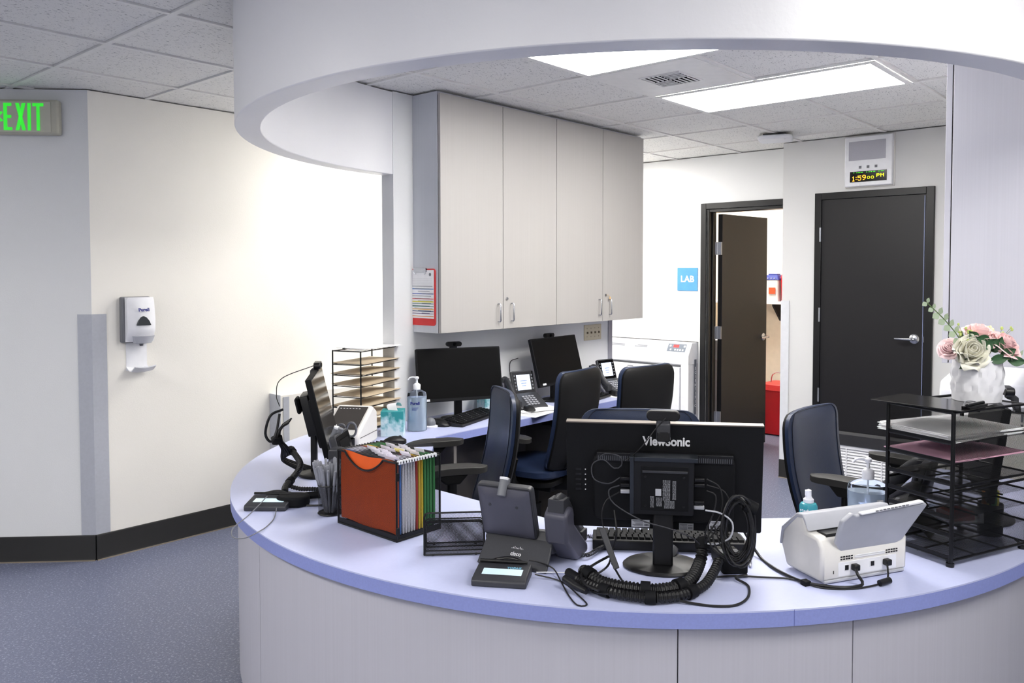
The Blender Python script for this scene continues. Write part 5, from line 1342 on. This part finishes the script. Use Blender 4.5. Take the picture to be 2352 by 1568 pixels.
b = B().prism(rrect(.38,.36,.05), lambda x,y:(x,y,.441), lambda x,y:(x*.92,y*.92,.50)); obj('lid', b, M('red bin lid', (204,40,40), .35), t, .004)
b = B().tube(smooth_path([(.0,.12,.50),(.0,.10,.58),(.0,.02,.60),(.0,-.04,.50)], .02), .006, 6); obj('bail_handle', b, CHROME, t)
# guard strip on the jog corner of the far wall
guard('corner_guard', 'tall white corner guard left of the closed black door', (5.978, 2.635, 0), -90, 90+0.001, .062, .142, 1.375, M('white vinyl guard', (214, 216, 222), .45))
# ------------------------------------------------------------------ cables and hoses
def cable(name, label, pts, r, mat=CABLE, cat='cable', group=None, n=7):
    o = obj(name, B().tube(smooth_path(pts, .008), r, n), mat); return meta(o, label, cat, group)
def hose(name, label, pts, r, step=.0024, straps=(), cat='cable hose'):
    P = [p+Vector((0,0,.0035)) for p in smooth_path(pts, step)]; rr = [r*(1.0 if (k//2) % 2 else .80) for k in range(len(P))]
    t = thing(name, label, cat, tuple(P[0])); off = -Vector(P[0])
    b = B().tube([p+off for p in P], rr, 10); obj('corrugated_sleeve', b, BLACK, t, smooth=False)
    for s_ in straps:
        i = int(s_*(len(P)-12)); b = B().tube([P[i]+off, P[min(i+10, len(P)-1)]+off], [r*1.25, r*1.25], 14); obj('strap', b, BLACKM, t)
    return t
hose('cable_hose', 'thick black corrugated cable sleeve curling in front of the centre monitor', [(1.969,1.088,.860),(1.958,1.080,.835),(1.935,1.075,.805),(1.856,1.055,.785),(1.797,1.058,.7795),(1.734,1.097,.7795),(1.700,1.167,.7795),(1.688,1.230,.781),(1.700,1.300,.792)], .0168, straps=(.02,.42,.62,.97))
hose('cable_hose', 'second black corrugated sleeve lying along the outside of the first', [(1.985,1.045,.800),(1.922,1.030,.785),(1.852,1.020,.7745),(1.765,1.032,.7745),(1.705,1.075,.7745),(1.668,1.150,.7745),(1.662,1.217,.7745),(1.668,1.290,.7745)], .0135, step=.0026, straps=(.36,.6,.84))
cable('cable', 'black cable looping forward from the card terminal onto the counter', [(2.03,.985,.765),(1.983,.994,.768),(1.965,.950,.7635),(1.893,.915,.7635),(1.828,.916,.7635),(1.788,.954,.7635),(1.765,1.000,.765),(1.75,1.03,.768)], .0034)
cable('cable', 'thick black cable running from the monitor bundle down to the scanner', [(2.04,1.075,1.02),(2.12,1.09,.93),(2.205,1.085,.83),(2.185,1.022,.768),(2.126,.948,.765),(2.085,.865,.7655),(2.085,.805,.766),(2.115,.748,.766),(2.166,.722,.766),(2.165,.735,.79),(2.188,.748,.799)], .0042)
cable('cable', 'thin black cable from the card terminal along the front of the scanner', [(1.953,1.049,.765),(2.001,1.003,.766),(2.052,.939,.7635),(2.085,.875,.764),(2.080,.800,.7625),(2.125,.735,.7625),(2.20,.69,.765),(2.235,.68,.772),(2.28,.695,.798)], .0026)
o = obj('ferrite_core', B().tube([(2.195,.688,.769),(2.228,.672,.772)], [.0085,.0085], 14), BLACK); meta(o, 'black ferrite cylinder on the thin cable in front of the scanner ports', 'cable core')
o = obj('cable_strap', B().cbox((2.078,.84,.766), (.022,.020,.014), Matrix.Rotation(R(60), 3, 'Z')), BLACKM, bevel=.002); meta(o, 'black hook and loop strap gathering the two scanner cables', 'strap')
cable('cord', 'thin black cord looping from the front signature pad toward the counter edge', [(1.640,1.413,.772),(1.665,1.340,.7625),(1.620,1.247,.7625),(1.590,1.199,.7625),(1.572,1.215,.7625),(1.608,1.273,.7625),(1.670,1.350,.764),(1.700,1.400,.775),(1.672,1.43,.793),(1.655,1.449,.798)], .0020)
cable('cord', 'thin grey cord hanging off the left signature pad over the counter edge', [(1.530,2.512,.775),(1.470,2.430,.7635),(1.409,2.370,.7625),(1.355,2.330,.765),(1.300,2.318,.760),(1.275,2.345,.762),(1.310,2.412,.768),(1.400,2.480,.774),(1.470,2.530,.785),(1.53,2.575,.797)], .0018, MIDGREY)
# coiled phone cord
P = smooth_path([(1.843,1.440,.775),(1.850,1.398,.772),(1.903,1.400,.772),(1.965,1.410,.772),(1.995,1.449,.772),(1.990,1.492,.772),(1.948,1.515,.772),(1.925,1.520,.775)], .0006)
b = B(); cs_ = []
for k, p in enumerate(P):
    tdir = (P[min(k+1,len(P)-1)]-P[max(k-1,0)]).normalized(); a_ = tdir.cross(Vector((0,0,1))).normalized(); c_ = tdir.cross(a_); an = 2*PI*k/9.0
    cs_.append(p+a_*.0055*math.cos(an)+c_*.0055*math.sin(an))
o = obj('coiled_cord', B().tube(cs_, .0014, 5), DKGREY, smooth=True); meta(o, 'dark coiled handset cord between the charcoal phone and the keyboard', 'cord')
# hanging cables on the back of the centre monitor: world points built from the monitor frame
def mw(x, y, z):
    c, s_ = math.cos(R(33)), math.sin(R(33)); return (1.93+x*c-y*s_, 1.19+x*s_+y*c, CT+z)
cable('cable', 'thin webcam cable hanging across the back of the centre monitor', [mw(-.025,-.005,.430),mw(-.040,.020,.405),mw(-.050,.055,.360),mw(-.035,.085,.325),mw(-.045,.105,.312)], .0015)
cable('cable', 'looped thin cable at the left side of the mini computer', [mw(-.045,.120,.265),mw(-.055,.150,.250),mw(-.055,.190,.262),mw(-.050,.195,.300),mw(-.05,.165,.315),mw(-.05,.135,.292),mw(-.05,.115,.300),mw(-.05,.12,.325),mw(-.05,.16,.332),mw(-.045,.175,.318)], .0017, DKGREY)
cable('cable', 'long thin cable sagging across the front of the monitor stand', [mw(-.055,.120,.246),mw(-.065,.148,.235),mw(-.070,.135,.200),mw(-.080,.06,.160),mw(-.085,-.02,.140),mw(-.07,-.075,.115),mw(-.055,-.098,.092)], .0019, DKGREY)
cable('cable', 'cable dropping from the white plug to the hanging adapter', [mw(-.055,.120,.228),mw(-.06,.155,.205),mw(-.065,.168,.165),mw(-.065,.160,.115)], .0018)
o = obj('usb_adapter', B().tube([mw(-.062,.168,.128),mw(-.100,.125,.030)], [.0115,.0115], 4), DKGREY, bevel=.002); meta(o, 'grey stick adapter hanging in front of the keyboard below the monitor', 'adapter')
cable('cable', 'black cable behind the adapter left of the monitor stand', [mw(-.03,.135,.17),mw(-.05,.128,.11),mw(-.04,.14,.06),mw(-.08,.15,.03),mw(-.13,.19,.012),mw(-.20,.19,.008),mw(-.25,.14,.02)], .0030)
cable('cable', 'black cable arching left of the monitor base to the hose end', [mw(-.05,.150,.045),mw(-.10,.185,.040),mw(-.16,.215,.035),mw(-.22,.20,.03),mw(-.255,.165,.03)], .0036)
cable('cable', 'thin cable crossing in front of the monitor base', [mw(-.06,.14,.03),mw(-.16,.10,.012),mw(-.2,.05,.008),mw(-.205,-.02,.008),mw(-.17,-.09,.012)], .0028)
cable('cable', 'slim cable curving around the front of the hoses', [mw(-.15,.17,.03),mw(-.21,.12,.02),mw(-.19,.04,.008),mw(-.15,-.03,.008),mw(-.13,-.10,.014)], .0022)
for k, (dy, lab) in enumerate(((0,'outer'),(.02,'middle'),(-.02,'inner'))):
    cable('cable', '%s cable running from the right plugs of the mini computer down to the hose' % lab, [mw(-.055,-.115,.272-.016*k),mw(-.06,-.15-dy*.6,.25-.01*k),mw(-.065,-.155-dy,.19),mw(-.06,-.125-dy*.6,.13),mw(-.055,-.112,.095)], .0021)
cable('cable', 'white cable curving under the coil at the right of the mini computer', [mw(-.06,-.112,.188),mw(-.075,-.150,.186),mw(-.085,-.180,.165),mw(-.085,-.175,.125),mw(-.07,-.14,.10),mw(-.062,-.118,.098)], .0024, LTGREY)
# coil of cable on the right
t = thing('cable_coil', 'thick coil of black cable hanging at the lower right of the centre monitor', 'cable coil', mw(-.07,-.185,.15))
rnd = random.Random(5); RI2 = Vector(mw(0,-1,0))-Vector(mw(0,0,0))
for k in range(11):
    a_ = rnd.uniform(.85, 1.12); ox2, oz2 = rnd.uniform(-.008,.008), rnd.uniform(-.008,.008); dx = rnd.uniform(-.016,.016)
    AWV = Vector((.839,.545,0))
    P = [RI2*(.038*a_*math.cos(q)+ox2+.012)+Vector((0,0,.085*a_*math.sin(q)+oz2-.010))+AWV*(dx+.01*math.sin(q*2+k)) for q in [2*PI*i/28 for i in range(29)]]
    obj('loop', B().tube(P, .0030, 6, caps=False), CABLE, t)
b = B().tube([RI2*.03+Vector((0,0,.062)), RI2*.058+Vector((0,0,.048))], [.020,.020], 14, flat=.9); obj('strap', b, BLACKM, t)
for k in range(5):
    w_ = rnd.uniform(-.01,.01)
    P = smooth_path([mw(-.075,-.115-.01*k,.150), mw(-.085,-.13-.012*k,.10+w_), mw(-.085,-.19,.058+.006*k), mw(-.08,-.225+.006*k,.09)], .008); 
    o = obj('cable', B().tube(P, .0021, 6), CABLE); meta(o, 'slack black cable drooping under the coil, strand %s' % ('nearest the stand','second from the stand','in the middle','second from the right','farthest right')[k], 'cable', 'slack cables under the coil')
o = obj('inline_connector', B().tube([(1.643,1.312,.785),(1.630,1.262,.780),(1.627,1.228,.777)], [.010,.0105,.008], 12), BLACK); meta(o, 'black inline connector lying at the left end of the hoses', 'connector')
o = obj('barrel_adapter', B().tube([(1.700,1.345,.777),(1.675,1.275,.777)], [.0125,.0125], 14), BLACK); meta(o, 'black barrel adapter beside the inline connector', 'connector')
cable('cable', 'white cable lying behind the signature pad toward the hoses', [(1.665,1.43,.766),(1.70,1.39,.766),(1.74,1.34,.764),(1.76,1.30,.764)], .0016, WHITEP)
# ------------------------------------------------------------------ cable mess at the left monitor
def ml(x, y, z):
    c, s_ = math.cos(R(-38.5)), math.sin(R(-38.5)); return (1.90+x*c-y*s_, 2.875+x*s_+y*c, CT+z)
hose('cable_hose', 'black corrugated sleeve rising from the left signature pad to the edge-on monitor', [ml(-.075,.02,.10),(1.792,2.769,.830),(1.715,2.704,.800),(1.655,2.655,.790),(1.625,2.615,.782)], .0125, straps=(.05,.78))
hose('cable_hose', 'short corrugated sleeve lying behind the pen cup', [(1.676,2.672,.785),(1.700,2.635,.775),(1.735,2.585,.775),(1.76,2.53,.775)], .0085)
o = obj('foam_tube', B().tube([(1.655,2.545,.776),(1.701,2.515,.778),(1.748,2.49,.778)], [.0125,.013,.013], 14), BLACKM); meta(o, 'short matte black tube end beside the pen cup', 'tube')
cable('cable', 'white thin cable behind the pen cup', [(1.872,2.841,.766),(1.880,2.789,.768),(1.850,2.714,.768),(1.80,2.63,.765)], .0022, WHITEP)
cable('cord', 'beaded black cord between the left signature pad and the pen cup', [(1.60,2.49,.77),(1.620,2.470,.764),(1.640,2.445,.764),(1.652,2.42,.768)], .0032)
t = thing('puck', 'flat round grey disc under the left end of the black sleeve', 'disc', (1.633, 2.665, CT+.0006)); obj('disc', B().lathe([(0,0),(.046,0),(.048,.004),(.044,.008),(0,.009)], 28), MIDGREY, t)
t = thing('round_reader', 'black rounded device joined behind the left signature pad', 'device', (1.600, 2.520, CT+.0006), -50)
b = B().ext_z(rrect(.115,.085,.040,6), 0, .036); obj('body', b, BLACKM, t, .008, 3)
rnd = random.Random(9)
names = ['nearest the wall','second from the wall','third from the wall','in the middle of the bunch','fourth from the screen','third from the screen','second from the screen','nearest the screen']
for k in range(8):
    q = -.10-.012*k*.6
    P = [ml(-.070,-.085+.016*k,.225), ml(-.095-.01*rnd.random(),-.095+.010*k,.205), ml(-.115+.01*rnd.random(),-.10+.008*k,.165), ml(-.10+.004*k,-.07+.01*rnd.random(),.12), ml(-.105+.005*k,-.04+.01*k,.08), ml(-.10,.0+.01*k,.05), ml(-.05+.012*k,.02,.012)]
    cable('cable', 'black cable hanging behind the edge-on left monitor, %s' % names[k], P, .0026+.0012*(k % 2), group='cables behind the left monitor')
o = obj('cable_strap', B().tube([ml(-.115,-.095,.175), ml(-.112,-.09,.150)], [.022,.022], 12), BLACKM); meta(o, 'black hook and loop strap around the cables of the left monitor', 'strap')
cable('cable', 'tightly looped thick cable on the far left behind the edge-on monitor', [ml(-.085,-.13,.29),ml(-.13,-.15,.27),ml(-.15,-.15,.20),ml(-.13,-.14,.165),ml(-.112,-.12,.20),ml(-.10,-.11,.27)], .0052)
cable('cable', 'thin grey cable looping down from the left webcam', [(1.965,2.92,1.20),ml(-.10,-.03,.40),ml(-.115,-.08,.34),ml(-.10,-.11,.30)], .0018)
# cables on the wall by the back desk
cable('cable', 'thin black cable looping down the wall left of the farther monitor', [(3.86,3.47,1.04),(3.80,3.482,1.02),(3.80,3.483,.94),(3.86,3.483,.90),(3.84,3.482,.82),(3.88,3.47,.768)], .0022)
cable('cable', 'black cables lying behind the nearest back desk keyboard', [(2.93,3.36,.765),(3.05,3.38,.768),(3.15,3.36,.765),(3.30,3.33,.768),(3.42,3.37,.765)], .0035)
cable('cable', 'black cable bundle under the farther back desk monitor', [(3.78,3.40,.766),(3.90,3.36,.770),(4.0,3.30,.768),(4.10,3.34,.766)], .0045)
# ------------------------------------------------------------------ extra room lamps: ceiling fixtures double as the light source
